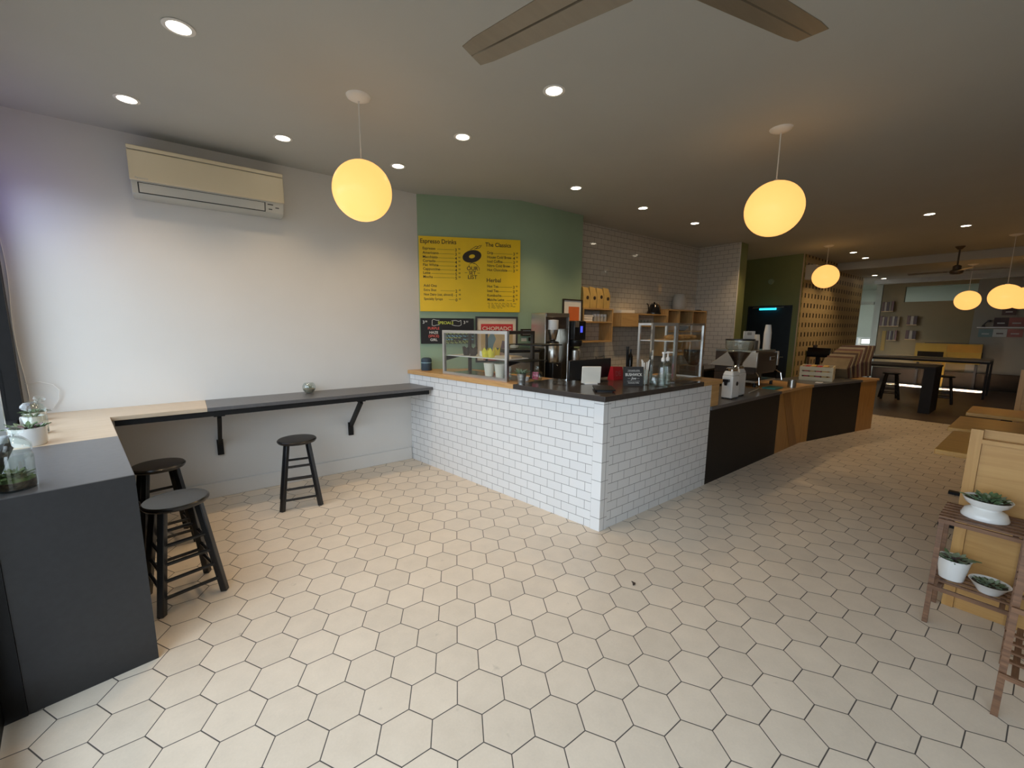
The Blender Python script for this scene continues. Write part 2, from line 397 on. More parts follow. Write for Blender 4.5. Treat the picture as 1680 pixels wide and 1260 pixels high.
# ================================================================ SETTING
CP = S(-.30, 4.7735)                                     # corner of shopfront and left wall
fx0 = -.52
m = MB(); m.prism([S(-.55,-2.6), (10.27,-2.0), (10.27,5.0), S(-.55,5.0)], -.06, 0); struct(m.build('floor', 'hex_tile'))
m = MB(); m.b2((10.27,-2.0,-.06),(22,7.6,-.001)); struct(m.build('floor_rear', 'dark_floor', axis='Y'))
m = MB(); m.prism([S(-.55,-2.6), (12.35,-2.0), (12.35,5.0), S(-.55,5.0)], CEIL, CEIL+.1); struct(m.build('ceiling', 'ceiling_paint'))
m = MB(); m.b2((12.352,-2.0,2.965),(17.0,5.0,3.23)); struct(m.build('ceiling_rear', 'ceiling_paint'))
m = MB(); m.b2((15.6,-2.0,2.86),(15.9,3.3,2.964)); struct(m.build('trim_3', 'ceiling_paint'))
m = MB(); m.b2((CP.x-.3,WALLY,0),(2.242,WALLY+.15,CEIL)); struct(m.build('wall_left', 'wall_white'))
m = MB(); m.b2((CP.x+.02,WALLY-.016,0),(2.09,WALLY,.15)); struct(m.build('baseboard_left', 'wall_white', bevel=.004))
m = MB(); m.prism([(2.243,WALLY),(3.345,4.12),(4.45,4.12),(4.45,4.9),(2.243,4.9)], 0, CEIL); struct(m.build('wall_accent', 'sage'))
m = MB(); m.b2((4.452,4.363,0),(7.975,4.5,CEIL)); struct(m.build('wall_tile', 'subway_wall'))
m = MB(); m.b2((7.977,3.606,0),(8.0,4.5,CEIL)); struct(m.build('wall_tile_return', 'subway_wall'))
m = MB(); m.b2((7.972,3.596,0),(8.001,3.605,CEIL)); struct(m.build('trim_4', 'wall_white'))
m = MB(); m.b2((8.002,3.602,0),(8.28,4.5,CEIL)); struct(m.build('wall_pier', 'sage_dark'))
m = MB(); m.b2((8.282,4.5,0),(10.4,4.62,CEIL)); struct(m.build('wall_hall', 'sage_dark'))
m = MB(); m.b2((10.2,3.332,0),(10.32,3.46,CEIL)); m.b2((10.2,4.3,0),(10.32,4.5,CEIL)); m.b2((10.2,3.46,2.08),(10.32,4.3,CEIL)); struct(m.build('wall_door', 'sage_dark'))
m = MB(); m.b2((10.33,3.33,0),(14.65,3.45,CEIL)); struct(m.build('wall_slotted', 'peg_panel'))
m = MB(); m.b2((10.185,3.316,0),(10.215,3.331,CEIL)); struct(m.build('trim_5', 'pale_wood'))
# rear wall with openings
m = MB(); m.b2((17,1.42,.0),(17.14,3.36,2.40)); m.b2((17,2.86,2.40),(17.14,3.36,2.964)); m.b2((17,1.42,2.84),(17.14,2.86,2.964)); struct(m.build('wall_rear', 'beige_wall'))
m = MB(); m.b2((17,-2.0,0),(17.14,1.418,2.964)); struct(struct(m.build('wall_rear_side', 'rear_grey')))
m = MB(); m.b2((16.97,3.37,0),(17.14,3.52,2.964)); struct(m.build('wall_rear_post', 'pale_wall'))
m = MB(); m.b2((16.93,-2.0,0),(16.998,3.36,.44)); struct(m.build('baseboard_rear', 'dark_dado'))
m = MB(); m.b2((16.96,3.53,2.36),(17.16,5.6,2.44)); struct(m.build('trim_6', 'pale_wall'))
m = MB(); m.b2((22,1.2,0),(22.12,7.6,3.2)); struct(m.build('wall_annex', 'pale_wall'))
m = MB(); m.b2((14.7,7.5,0),(22,7.6,3.2)); struct(m.build('wall_annex_side', 'pale_wall'))
m = MB(); m.b2((17.142,1.2,3.15),(22,7.6,3.25)); struct(m.build('ceiling_annex', 'pale_wall'))
m = MB(); m.b2((17.2,.9,0),(22,1.2,3.2)); struct(m.build('wall_annex_near', 'pale_wall'))
m = MB(); m.b2((14.7,5.0,0),(17,5.1,3.2)); struct(m.build('wall_annex_lobby', 'pale_wall'))
m = MB(); m.b2((-1,-2.15,0),(17.2,-2.0,CEIL)); struct(m.build('wall_right', 'wall_white'))
# shopfront: black steel, glazed
wf = MB()
wf.prism([S(-.46,-2.4), S(-.30,-2.4), S(-.30,4.77), S(-.46,4.77)], 2.72, CEIL)
struct(wf.build('wall_front', 'wall_white'))
wq = MB(); wq.prism([S(-.46,-2.4), S(-.33,-2.4), S(-.33,-1.782), S(-.46,-1.782)], 0, 2.7195); struct(wq.build('wall_front_end', 'wall_white'))
wb = MB(); wb.prism([S(-.42,2.66), S(-.32,2.66), S(-.32,4.72), S(-.42,4.72)], 0, .86); struct(wb.build('wall_front_sill', 'black_panel'))
def jamb(name, u0, u1, v0, v1, z0, z1, mat='black_steel'):
    m = MB(); m.prism([S(u0,v0), S(u1,v0), S(u1,v1), S(u0,v1)], z0, z1); return struct(m.build(name, mat))
W1 = struct(MB().prism([S(-.42,4.60), S(-.297,4.60), S(-.297,4.765), S(-.42,4.765)], 0, 2.72).build('window_1', 'black_steel'))
m = MB(); m.prism([S(-.42,2.50), S(-.288,2.50), S(-.288,2.60), S(-.42,2.60)], 0, 2.72); m.prism([S(-.40,2.6), S(-.33,2.6), S(-.33,4.6), S(-.40,4.6)], 2.64, 2.72); m.prism([S(-.40,2.6), S(-.33,2.6), S(-.33,4.6), S(-.40,4.6)], .86, .94); m.build('window_frame', 'black_steel', W1)
m = MB(); m.prism([S(-.36,3.72), S(-.318,3.72), S(-.318,3.765), S(-.36,3.765)], .94, 2.64); m.build('mullion', 'alu', W1)
m = MB(); m.prism([S(-.372,2.6), S(-.366,2.6), S(-.366,4.6), S(-.372,4.6)], .94, 2.64); m.build('pane', 'window_glass', W1)
D1 = struct(MB().prism([S(-.42,1.44), S(-.33,1.44), S(-.33,1.5), S(-.42,1.5)], 0, 2.72).build('door_1', 'black_steel'))
m = MB()
for v0, v1 in ((1.5,1.58),(2.44,2.5)): m.prism([S(-.40,v0), S(-.35,v0), S(-.35,v1), S(-.40,v1)], .02, 2.3)
for z0, z1 in ((.02,.16),(2.2,2.3),(2.64,2.72)): m.prism([S(-.40,1.5), S(-.35,1.5), S(-.35,2.5), S(-.40,2.5)], z0, z1)
m.build('door_frame', 'black_steel', D1)
m = MB(); m.prism([S(-.378,1.58), S(-.372,1.58), S(-.372,2.44), S(-.378,2.44)], .16, 2.64); m.build('pane', 'window_glass', D1)
W2 = struct(MB().prism([S(-.42,-1.78), S(-.33,-1.78), S(-.33,-1.7), S(-.42,-1.7)], 0, 2.72).build('window_2', 'black_steel'))
m = MB()
m.prism([S(-.40,-1.7), S(-.33,-1.7), S(-.33,1.44), S(-.40,1.44)], 2.64, 2.72); m.prism([S(-.40,-1.7), S(-.33,-1.7), S(-.33,1.44), S(-.40,1.44)], .0, .35)
m.build('window_frame', 'black_steel', W2)
m = MB(); m.prism([S(-.372,-1.7), S(-.366,-1.7), S(-.366,1.44), S(-.372,1.44)], .35, 2.64); m.build('pane', 'window_glass', W2)
# dark door in the green wall
D2 = struct(MB().b2((10.25,3.47,.01),(10.30,4.29,2.07)).build('door_2', 'door_blue', bevel=.004))
m = MB(); m.b2((10.19,3.44,0),(10.24,3.475,2.1)); m.b2((10.19,4.285,0),(10.24,4.32,2.1)); m.b2((10.19,3.475,2.065),(10.24,4.285,2.1)); m.build('door_frame', 'door_blue', D2)
m = MB(); m.rod((10.22,3.53,1.0),(10.19,3.53,1.0),.012); m.rod((10.19,3.53,1.0),(10.19,3.64,1.0),.01); m.build('door_handle', 'steel', D2)

# ================================================================ CEILING THINGS
LX = [((.101,2.909),'recessed ceiling spotlight nearest the top left corner, in front of air conditioner'),
 ((-.186,3.995),'recessed ceiling spotlight above the left end of the air conditioner'),
 ((.756,4.003),'recessed ceiling spotlight just right of the air conditioner'),
 ((1.734,3.992),'recessed ceiling spotlight right beside the left globe pendant'),
 ((1.895,3.082),'recessed ceiling spotlight in the middle of the row between left globe and fan'),
 ((2.012,2.15),'recessed ceiling spotlight with warm halo below the fan blade tips'),
 ((3.524,3.384),'recessed ceiling spotlight in front of the green and tiled wall corner'),
 ((4.767,3.396),'recessed ceiling spotlight above the wall shelf with paper coffee bags'),
 ((6.035,3.398),'recessed ceiling spotlight near the inner corner of the tiled walls'),
 ((7.715,3.102),'recessed ceiling spotlight directly under the right globe pendant in view'),
 ((10.777,2.671),'recessed ceiling spotlight right of the globe pendant at the slotted wall, first of two'),
 ((11.808,2.703),'recessed ceiling spotlight right of the globe pendant at the slotted wall, second of two'),
 ((7.97,1.213),'recessed ceiling spotlight alone on the right, nearer of two before the rear fan'),
 ((9.263,1.0),'recessed ceiling spotlight alone on the right, just before the rear fan'),
 ((14.1,2.996),'recessed spotlight in the lowered rear ceiling, nearer of the pair'),
 ((15.2,3.03),'recessed spotlight in the lowered rear ceiling, farther of the pair')]
for (x, y), lab in LX:
    zc = CEIL if x < 12.3 else 2.965
    t = thing('ceiling_spotlight', lab, 'ceiling light', (x, y, zc), 'recessed ceiling spotlights')
    MB().lathe([(.052,-.001),(.070,-.001),(.072,-.004),(.066,-.007),(.053,-.006),(.052,-.001)], (x,y,zc), 28).build('trim_ring', 'white_paint', t)
    MB().lathe([(0,-.0045),(.03,-.005),(.0515,-.0035),(.0515,-.001),(0,-.001)], (x,y,zc), 24).build('lens', 'lamp', t)
def pendant(x, y, zg, r, lab, zc=CEIL, grp='glowing globe pendants'):
    t = thing('globe_pendant', lab, 'pendant lamp', (x, y, zc), grp)
    MB().lathe([(0,-.030),(.02,-.030),(.05,-.022),(.075,-.010),(.08,0),(0,0)], (x,y,zc), 32).build('canopy', 'white_paint', t)
    MB().rod((x,y,zc-.028),(x,y,zg+r*.99),.0042).build('cord', 'white_paint', t)
    pr = [(0,-r)] + [(r*math.cos(a), r*math.sin(a)) for a in [(-90+180*i/24)*PI/180 for i in range(1,24)]] + [(0,r)]
    MB().lathe(pr, (x,y,zg), 40).build('globe', 'globe', t)
    MB().lathe([(.028,r*.985),(.03,r*1.0),(.018,r*1.05),(0,r*1.06)], (x,y,zg), 20).build('cap', 'white_paint', t)
pendant(1.04,3.0,2.5375,.195,'glowing amber globe pendant on white cord in front of white wall beside yellow menu')
pendant(3.742,1.463,2.5486,.205,'glowing amber globe pendant on white cord above the right end of tiled counter')
pendant(9.569,2.746,2.5766,.21,'small glowing globe pendant in front of the slotted panel wall')
pendant(13.2,1.23,2.22,.2,'leftmost of three far globe pendants in the dim rear room', 2.965)
pendant(10.72,.58,2.15,.2,'largest of three far globe pendants at the right edge')
pendant(12.75,.48,2.21,.2,'rightmost far globe pendant partly behind the largest one, at picture edge', 2.965)
# fans
def blade(mb, hub, ang, r0, r1, w0, w1, pitch, fold=.012):
    d = Vector((math.cos(ang), math.sin(ang), 0)); s = Vector((-math.sin(ang), math.cos(ang), 0))
    n = Vector((0,0,1)); s2 = s*math.cos(pitch) + n*math.sin(pitch); n2 = -s*math.sin(pitch) + n*math.cos(pitch)
    N = 10; th = .003; rows = []
    for i in range(N+1):
        k = i/N; r = r0 + (r1-r0)*k; w = w0 + (w1-w0)*k
        e = fold*min(1, (1-k)*5)
        if i == N: w *= .88
        prof = [(-w/2,0),(-w*.03,0),(0,e),(w*.03,0),(w/2,0)]
        rows.append([hub + d*r + s2*a + n2*b for a, b in prof] + [hub + d*r + s2*a + n2*(b+th) for a, b in reversed(prof)])
    P = [p for r in rows for p in r]; f = []; L = 10
    for i in range(N):
        for j in range(L): f.append((i*L+j, i*L+(j+1) % L, (i+1)*L+(j+1) % L, (i+1)*L+j))
    f += [tuple(range(L)), tuple(N*L+j for j in range(L-1, -1, -1))]
    mb.poly(P, f)
def fan(x, y, zc, zb, angs, R, lab, pitch=.16, w=(.10,.15)):
    t = thing('ceiling_fan', lab, 'ceiling fan', (x, y, zc))
    MB().lathe([(0,-.055),(.03,-.055),(.065,-.012),(.07,0),(0,0)], (x,y,zc), 24).build('canopy', 'dark_bronze', t)
    MB().rod((x,y,zc-.05),(x,y,zb+.09),.013).build('downrod', 'dark_bronze', t)
    MB().lathe([(0,-.05),(.05,-.05),(.085,-.035),(.095,-.01),(.09,.02),(.06,.035),(.058,.1),(.03,.12),(0,.12)], (x,y,zb), 28).build('motor', 'dark_bronze', t)
    for a in angs:
        m = MB(); blade(m, Vector((x,y,zb)), a, .12, R, w[0], w[1], pitch); b = m.build('blade', 'fan_metal', t)
        d = Vector((math.cos(a), math.sin(a), 0))
        m = MB(); m.bar(Vector((x,y,zb))+d*.07, Vector((x,y,zb))+d*.17, .05, .006); m.build('blade_arm', 'dark_bronze', b)
fan(1.203,.835,CEIL,2.70,[math.radians(a) for a in (105.4,-11.8,227.0)],.75,'near ceiling fan with bronze blades at the top of the room',.16,(.175,.125))
fan(11.5,1.27,CEIL,2.68,[math.radians(a) for a in (93,-90,200)],.66,'far ceiling fan on a long rod in the dim rear room')

# ================================================================ AIR CONDITIONERS
def air_con(x0, x1, yw, ztop, zbot, lab, detail=True):
    t = thing('air_conditioner', lab, 'air conditioner', ((x0+x1)/2, yw, zbot), 'wall air conditioners')
    L = x1-x0; D = .21
    body = [(0,ztop+.02),(D*.8,ztop+.015),(D-.012,ztop),(D-.012,zbot+.10),(D*.80,zbot+.012),(D*.55,zbot-.005),(0,zbot)]
    MB().sweep([(-a,b) for a, b in body], (x0,yw-.001,0), (0,1,0), (0,0,1), (L,0,0)).build('body', 'ac_grey', t, bevel=.006)
    fp = [(D-.011,ztop-.03),(D+.004,ztop-.035),(D+.006,zbot+.105),(D-.011,zbot+.10)]
    MB().sweep([(-a,b) for a, b in fp], (x0-.003,yw,0), (0,1,0), (0,0,1), (L+.006,0,0)).build('front_panel', 'ivory', t, bevel=.004)
    tp = [(D-.03,ztop+.012),(D+.002,ztop+.001),(D+.002,ztop-.028),(D-.03,ztop-.02)]
    MB().sweep([(-a,b) for a, b in tp], (x0-.003,yw,0), (0,1,0), (0,0,1), (L+.006,0,0)).build('top_lip', 'ivory', t, bevel=.003)
    if not detail: return
    A = Vector((0,-(D*.80-(D-.012)),-.088)); A = Vector((0, (D-.012)-D*.80, zbot+.012-(zbot+.10))); N = Vector((0,-1,0))
    o1 = Vector((x0, yw-(D-.012), zbot+.10)); e = A.normalized(); nrm = Vector((0,e.z,-e.y)); nrm = nrm if nrm.y < 0 else -nrm
    def slab(xa, xb, a0, a1, th, name, mat):
        q = [o1+Vector((xa,0,0))+e*a0, o1+Vector((xb,0,0))+e*a0, o1+Vector((xb,0,0))+e*a1, o1+Vector((xa,0,0))+e*a1]
        MB().poly(q+[p+nrm*th for p in q], [(0,1,2,3),(7,6,5,4),(0,4,5,1),(1,5,6,2),(2,6,7,3),(3,7,4,0)]).build(name, mat, t)
    slab(.04, L*.86, .008, .088, .002, 'outlet', 'black_plastic')
    slab(.048, L*.852, .012, .080, .006, 'louver', 'ac_grey')
    m = MB(); U = Vector((1,0,0)); O = o1+Vector((L-.09,0,0))+e*.05+nrm*.001
    for dx, dy, w in ((-.02,.028,.045),(-.02,-.012,.03),(.035,.006,.03)): flat(m, O, U, -e, [(dx-w/2,dy-.004),(dx+w/2,dy-.004),(dx+w/2,dy+.004),(dx-w/2,dy+.004)], .001)
    m.build('indicator_marks', 'black_plastic', t)
    m = MB(); text_into(m, 'Panasonic', .020, (x0+.03, yw-D-.007, zbot+.112), (1,0,0), (0,0,1)); m.build('lettering', 'ac_grey', t)
air_con(-.245,.815,WALLY,2.985,2.632,'long cream wall air conditioner high on the white wall')
air_con(10.35,11.35,3.331,2.90,2.62,'small white wall air conditioner high on the slotted wall, behind a globe', False)

# ================================================================ WINDOW BAR
t = thing('bar_counter', 'L-shaped wall bar of charcoal and pale wood with a solid charcoal end block', 'counter', S(0,3.2))
tk = .032
fy = 4.205
def bar_poly(v0, v1): return [S(-.287,v0), S(.138,v0), S(.138,v1), S(-.287,v1)]
xi = S(.138,(fy-.138*YN.y)/YD.y)                          # inside corner of the L
MB().prism(bar_poly(2.5135,3.478), BAR-tk, BAR).build('dark_top', 'charcoal_top', t, bevel=.002)
vv = (WALLY-.001+.287*YN.y)/YD.y
MB().prism([S(-.287,3.4785), S(.138,3.4785), (xi.x,fy), (.083,fy), (.083,WALLY-.001), S(-.287,vv)], BAR-tk, BAR).build('wood_top', 'pale_wood', t, bevel=.002)
MB().prism([(.0835,fy), (2.163,fy), (2.098-.005,WALLY-.001), (.0835,WALLY-.001)], BAR-tk, BAR).build('dark_top', 'charcoal_top', t, bevel=.002)
m = MB(); m.prism([S(-.287,2.513), S(.137,2.513), S(.137,2.56), S(-.287,2.56)], 0, BAR-tk-.0005); m.prism([S(-.287,2.506), S(.138,2.506), S(.138,2.5128), S(-.287,2.5128)], 0, BAR-.0005); m.build('end_panel', 'charcoal', t)
m = MB(); m.b2((xi.x+.02,fy+.012,BAR-tk-.045),(2.12,fy+.052,BAR-tk-.0005)); m.b2((-.60,WALLY-.045,BAR-tk-.045),(2.085,WALLY-.002,BAR-tk-.0005)); m.build('support_rail', 'black_steel', t)
m = MB(); m.prism([S(.09,2.57), S(.13,2.57), S(.13,4.24), S(.09,4.24)], BAR-tk-.045, BAR-tk-.0005); m.build('support_rail', 'black_steel', t)
for bx in (.162,1.367):
    m = MB(); m.bar((bx,fy+.05,BAR-tk-.055),(bx,WALLY-.03,.53),.05,.03,(1,0,0)); m.b2((bx-.025,WALLY-.03,.415),(bx+.025,WALLY-.002,.56)); m.b2((bx-.04,fy+.03,BAR-tk-.056),(bx+.04,WALLY-.03,BAR-tk-.045)); m.build('bracket', 'black_steel', t)

# ---------------------------------------------------------------- stools
def stool(x, y, rz, lab):
    R = Matrix.Rotation(rz, 3, 'Z'); o = Vector((x,y,0)); P = lambda a, b, z: o + R @ Vector((a,b,z))
    t = thing('bar_stool', lab, 'stool', (x,y,0), 'black wooden bar stools')
    h = .61
    MB().lathe([(0,h-.034),(.13,h-.034),(.155,h-.028),(.163,h-.016),(.163,h-.008),(.155,h),(.12,h+.001),(0,h-.002)], (x,y,0), 40).build('seat', 'stool_black', t)
    T, Bm = .085, .155
    q = lambda k, sx, sy: P(sx*(T+(Bm-T)*k), sy*(T+(Bm-T)*k), (h-.03)*(1-k))
    for sx in (-1,1):
        for sy in (-1,1):
            MB().bar(q(0,sx,sy), q(1,sx,sy), .036, .036, R @ Vector((sx,sy,0)).normalized()).build('leg', 'stool_black', t, bevel=.004)
    for k, ax in ((.34,'x'),(.52,'x'),(.68,'x'),(.84,'x'),(.42,'y'),(.60,'y'),(.76,'y')):
        for s in (-1,1):
            a, b = (q(k,-1,s), q(k,1,s)) if ax == 'x' else (q(k,s,-1), q(k,s,1))
            if ax == 'x' and s == 1 and k in (.52,.84): continue
            MB().rod(a, b, .0105, n=10).build('rung', 'stool_black', t)
    return t
stA = stool(.715,4.075,-.16,'black wooden stool standing alone under the wall bar near the tiled counter')
stool(-.135,3.052,.255,'nearest black wooden stool beside the charcoal end block, seat lit grey')
stool(-.25,3.90,.2,'black wooden stool half hidden behind the nearest stool, under window bar')
stool(12.95,2.21,.3,'black stool at the far dark table, left of its end panel')
stool(13.1,1.36,.1,'black stool at the far dark table, right of its end panel')

# ================================================================ TILED COUNTER
A0 = Vector((2.503,2.045,0)); xk = lambda y: 2.503-.15401*(y-2.045)
base = [(A0.x,A0.y),(4.165,2.045),(4.165,2.70),(3.0,2.70),(2.736,4.424),(2.247,4.668),(xk(4.668),4.668)]
t = thing('tiled_counter', 'L-shaped service counter faced in white subway tiles with black and oak top', 'counter', (2.8,2.6,0))
ZT = TOP-.044
MB().prism(base, 0, ZT).build('tiled_base', 'subway_white', t)
# long corner tiles
fu = YD; w = .082; th = .006
m = MB(); p0 = A0+Vector((-.006,-.006,0)); m.prism([p0, A0, A0+fu*w, A0+fu*w-YN*th, ], 0, ZT-.001); m.build('corner_tiles', 'trim_tile', t)
m = MB(); m.prism([p0, (A0.x+w,A0.y-th), (A0.x+w,A0.y), A0], 0, ZT-.001); m.build('corner_tiles', 'trim_tile', t)
ov = .03
cq = A0 - YN*ov; cq = cq + fu*((2.015-cq.y)/fu.y)          # outer top corner
fe = lambda y: cq + fu*((y-cq.y)/fu.y)
ysp = 2.96
pB = fe(ysp); inn = lambda y: Vector((3.03-.154*(y-2.68), y, 0))
iB = pB + YN*.62
MB().prism([cq,(3.952,2.015),(3.952,2.72),(3.02,2.72),(iB.x,iB.y),(pB.x,pB.y)], ZT, TOP).build('dark_worktop', 'counter_black', t, bevel=.003)
ye = WALLY-.002; pE = fe(ye)
MB().prism([(pB.x-.0005,pB.y+.0006),(iB.x,iB.y+.0008),(2.752,4.412),(2.25,4.664),(pE.x,ye)], ZT, TOP).build('oak_worktop', 'oak', t, bevel=.003, axis='Y')
MB().prism([(3.9525,2.015),(4.325,2.015),(4.325,2.72),(3.9525,2.72)], ZT, TOP).build('oak_worktop', 'oak', t, bevel=.003)
MB().b2((4.1655,2.043,LOW+.001),(4.32,2.70,ZT-.0005)).build('oak_end_panel', 'oak', t)

# ---------------------------------------------------------------- low bar counter
t = thing('bar_counter', 'long low bar counter of black and oak panels bending toward the rear room', 'counter', (6,2.3,0))
K0, K1, K2 = Vector((4.167,2.045,0)), Vector((6.83,2.05,0)), Vector((8.80,1.665,0))
d2 = (K2-K1).normalized(); n2 = Vector((-d2.y, d2.x, 0))
ZL = LOW-.035
def seg(xa, xb):                                          # front points along the bent face
    def at(s):
        return Vector((s, 2.047, 0)) if s <= 6.83 else K1 + d2*((s-6.83)/d2.x)
    pts = [at(xa)] + ([K1] if xa < 6.83 < xb else []) + [at(xb)]
    return pts
def offs(p, d):
    return Vector((p.x, p.y+d, 0)) if p.x < 6.82 else (p + Vector((d*.098, d, 0)) if abs(p.x-6.83) < .02 else p + n2*d)
for xa, xb, mat in ((4.168,5.955,'black_panel'),(5.957,7.012,'oak_panel'),(7.014,8.315,'black_panel'),(8.317,8.80,'oak_panel')):
    f = seg(xa, xb); b = [offs(p, .60) for p in f]
    MB().prism(f + b[::-1], 0, ZL-.0005).build('front_panel', mat, t, axis='Z')
    f = [offs(p,-.02) for p in seg(xa, xb + (.02 if xb == 8.80 else 0))]; b = [offs(p, .66) for p in seg(xa, xb + (.02 if xb == 8.80 else 0))]
    MB().prism(f + b[::-1], ZL, LOW).build('worktop', 'charcoal_top' if mat == 'black_panel' else 'oak', t, bevel=.002)
# diagonal boards in the first oak panel
m = MB(); m.poly([(6.05,2.0465,ZL-.01),(6.28,2.0465,ZL-.01),(6.72,2.0465,.01),(6.46,2.0465,.01),(6.05,2.044,ZL-.01),(6.28,2.044,ZL-.01),(6.72,2.044,.01),(6.46,2.044,.01)], [(0,1,2,3),(4,7,6,5),(0,4,5,1),(1,5,6,2),(2,6,7,3),(3,7,4,0)]); m.build('diagonal_board', 'oak_dark', t, axis='Z')

# ---------------------------------------------------------------- back counter
t = thing('back_counter', 'dark back counter running along the green and tiled walls', 'counter', (5,3.8,0))
bc = [(3.15,3.58),(7.9,3.58),(7.9,3.75),(7.96,3.75),(7.96,4.36),(4.456,4.36),(4.456,4.115),(3.36,4.115),(3.15,4.2)]
MB().prism([(3.39,3.62),(7.93,3.62),(7.93,4.36),(4.456,4.36),(4.456,4.115),(3.39,4.11)], 0, .885).build('cabinet_body', 'black_panel', t)
MB().prism([(3.365,3.58),(7.95,3.58),(7.95,4.36),(4.456,4.36),(4.456,4.115),(3.365,4.105)], .886, .92).build('worktop', 'counter_black', t, bevel=.002)

# ================================================================ SIGNS ON THE GREEN WALL
SP = Vector((2.242,4.672,0)); ST = Vector((.894,-.448,0)).normalized(); SN = Vector((-.448,-.894,0)).normalized()
def W(a, z, off=0.0): return SP + ST*a + SN*off + Zv*z
def slab_on(name, mat, a0, a1, z0, z1, o0, o1, parent, bevel=0.0):
    m = MB(); P = [W(a0,z0,o0),W(a1,z0,o0),W(a1,z1,o0),W(a0,z1,o0),W(a0,z0,o1),W(a1,z0,o1),W(a1,z1,o1),W(a0,z1,o1)]
    m.poly(P, [(0,1,2,3),(7,6,5,4),(0,4,5,1),(1,5,6,2),(2,6,7,3),(3,7,4,0)]); return m.build(name, mat, parent, bevel=bevel)
t = thing('menu_board', 'large yellow hand-lettered menu board reading OUR SET LIST on green wall', 'sign', W(.62,1.80))
a0, a1, z0, z1 = .012, 1.229, 1.800, 2.666
slab_on('board', 'menu_yellow', a0, a1, z0, z1, .004, .028, t, .002)
BW, BH = a1-a0, z1-z0
ink = MB(); logo = MB(); heads = MB()
def mt(s, u, v, size, align='LEFT', sx=1.0, mb=None): text_into(mb or ink, s, size, W(a0+u*BW, z1-v*BH, .0282), ST, Zv, align, .0006, sx)
def ml(u0, u1, v, w=.003, mb=None): stroke(mb or ink, W(a0, z1, .0282), ST, Zv, [(u0*BW,-v*BH),(u1*BW,-v*BH)], w, .0006)
mt('Espresso Drinks', .012, .092, .070, sx=.92, mb=heads); mt('The Classics', .645, .105, .066, sx=.95, mb=heads); mt('Herbal', .655, .585, .066, mb=heads)
for s, p, q, v, e in (('Espresso','3','00',.175,.165),('Americano','3','50',.232,.18),('Macchiato','4','00',.287,.16),('Cortado','4','00',.338,.135),('Flat White','4','25',.392,.165),('Cappuccino','4','50',.445,.165),('Latte','5','00',.497,.105),('Mocha','5','50',.55,.125)):
    mt(s, .035, v, .042); mt(p, .345, v+.012, .048); mt(q, .378, v-.012, .024); ml(e+.01, .34, v-.008)
mt('Add Ons', .038, .668, .042)
for s, p, q, v, e in (('Extra Shot','2','00',.725,.19),('Non Dairy (oat, almond)','1','00',.785,.335),('Specialty Syrups','0','50',.845,.27)):
    mt(s, .038, v, .040, sx=.86); mt(p, .345, v+.014, .048); mt(q, .378, v-.010, .024); ml(min(e+.01,.33), .34, v-.008)
for s, p, q, v, e in (('Drip','3','00',.205,.715),('House Cold Brew','4','00',.262,.87),('Iced Coffee','3','50',.32,.80),('Nitro Cold Brew','5','00',.378,.86),('Hot Chocolate','3','50',.435,.845),('Hot Tea','3','00',.66,.76),('Iced Tea','3','50',.722,.77),('Kombucha','6','00',.785,.79),('Matcha Latte','5','00',.843,.85)):
    mt(s, .662, v, .044, sx=.92); mt(p, .925, v+.008, .048); mt(q, .955, v-.014, .024); ml(e+.012, .918, v-.008)
for k, (u0, u1) in enumerate(((.665,.95),(.675,.93),(.67,.94),(.675,.80))):
    x = u0; v = .878+k*.021
    while x < u1:
        L = random.uniform(.015,.05); stroke(ink, W(a0,z1,.0282), ST, Zv, [(x*BW,-v*BH),((x+L*.3)*BW,-(v-.004)*BH),((x+L*.6)*BW,-(v+.003)*BH),((x+L)*BW,-v*BH)], .0045, .0006); x += L+.012
mt('OUR', .515, .432, .064, 'CENTER', 1.0, logo); mt('SET', .515, .488, .056, 'CENTER', 1.0, logo); mt('LIST', .515, .548, .064, 'CENTER', 1.0, logo)
ml(.44,.465,.468,.004,logo); ml(.565,.59,.468,.004,logo)
cx, cz = .512*BW, -.245*BH
R2 = lambda a, r, k: (cx + r*math.cos(a)*math.cos(.22) - r*k*math.sin(a)*math.sin(.22), cz + r*math.cos(a)*math.sin(.22) + r*k*math.sin(a)*math.cos(.22))
N = 40
for i in range(N):
    a, b = 2*PI*i/N, 2*PI*(i+1)/N
    flat(logo, W(a0,z1,.0282), ST, Zv, [R2(a,.036,.62), R2(a,.115,.62), R2(b,.115,.62), R2(b,.036,.62)], .0006)
for pts in ([(.03,.085),(.06,.10),(.085,.125),(.12,.13)],[(.05,.09),(.09,.10),(.11,.12)],[(-.02,.075),(.02,.10),(.05,.12),(.075,.115)],[(-.03,-.09),(0,-.075),(.03,-.085)],[(.02,-.075),(.05,-.09),(.085,-.13),(.09,-.16)],[(-.04,-.10),(-.03,-.125)]):
    stroke(logo, W(a0,z1,.0282), ST, Zv, [(cx+a, cz+b) for a, b in pts], .006, .0006)
ink.build('lettering', 'ink', t, smooth=False); heads.build('heading_lettering', 'ink', t, smooth=False); logo.build('record_emblem', 'ink', t, smooth=False)
t = thing('chalkboard', 'small black chalkboard with chalk specials under the yellow menu', 'sign', W(.33,1.41))
a0, a1, z0, z1 = .010, .651, 1.413, 1.720
slab_on('board', 'chalk_black', a0, a1, z0, z1, .004, .022, t, .001)
def chalk(name, mat, items, lines=()):
    m = MB()
    for s, a, z, size, al in items: text_into(m, s, size, W(a, z, .0222), ST, Zv, al, .0006)
    for pts, w in lines: stroke(m, W(0,0,.0222), ST, Zv, pts, w, .0006)
    m.build(name, mat, t, smooth=False)
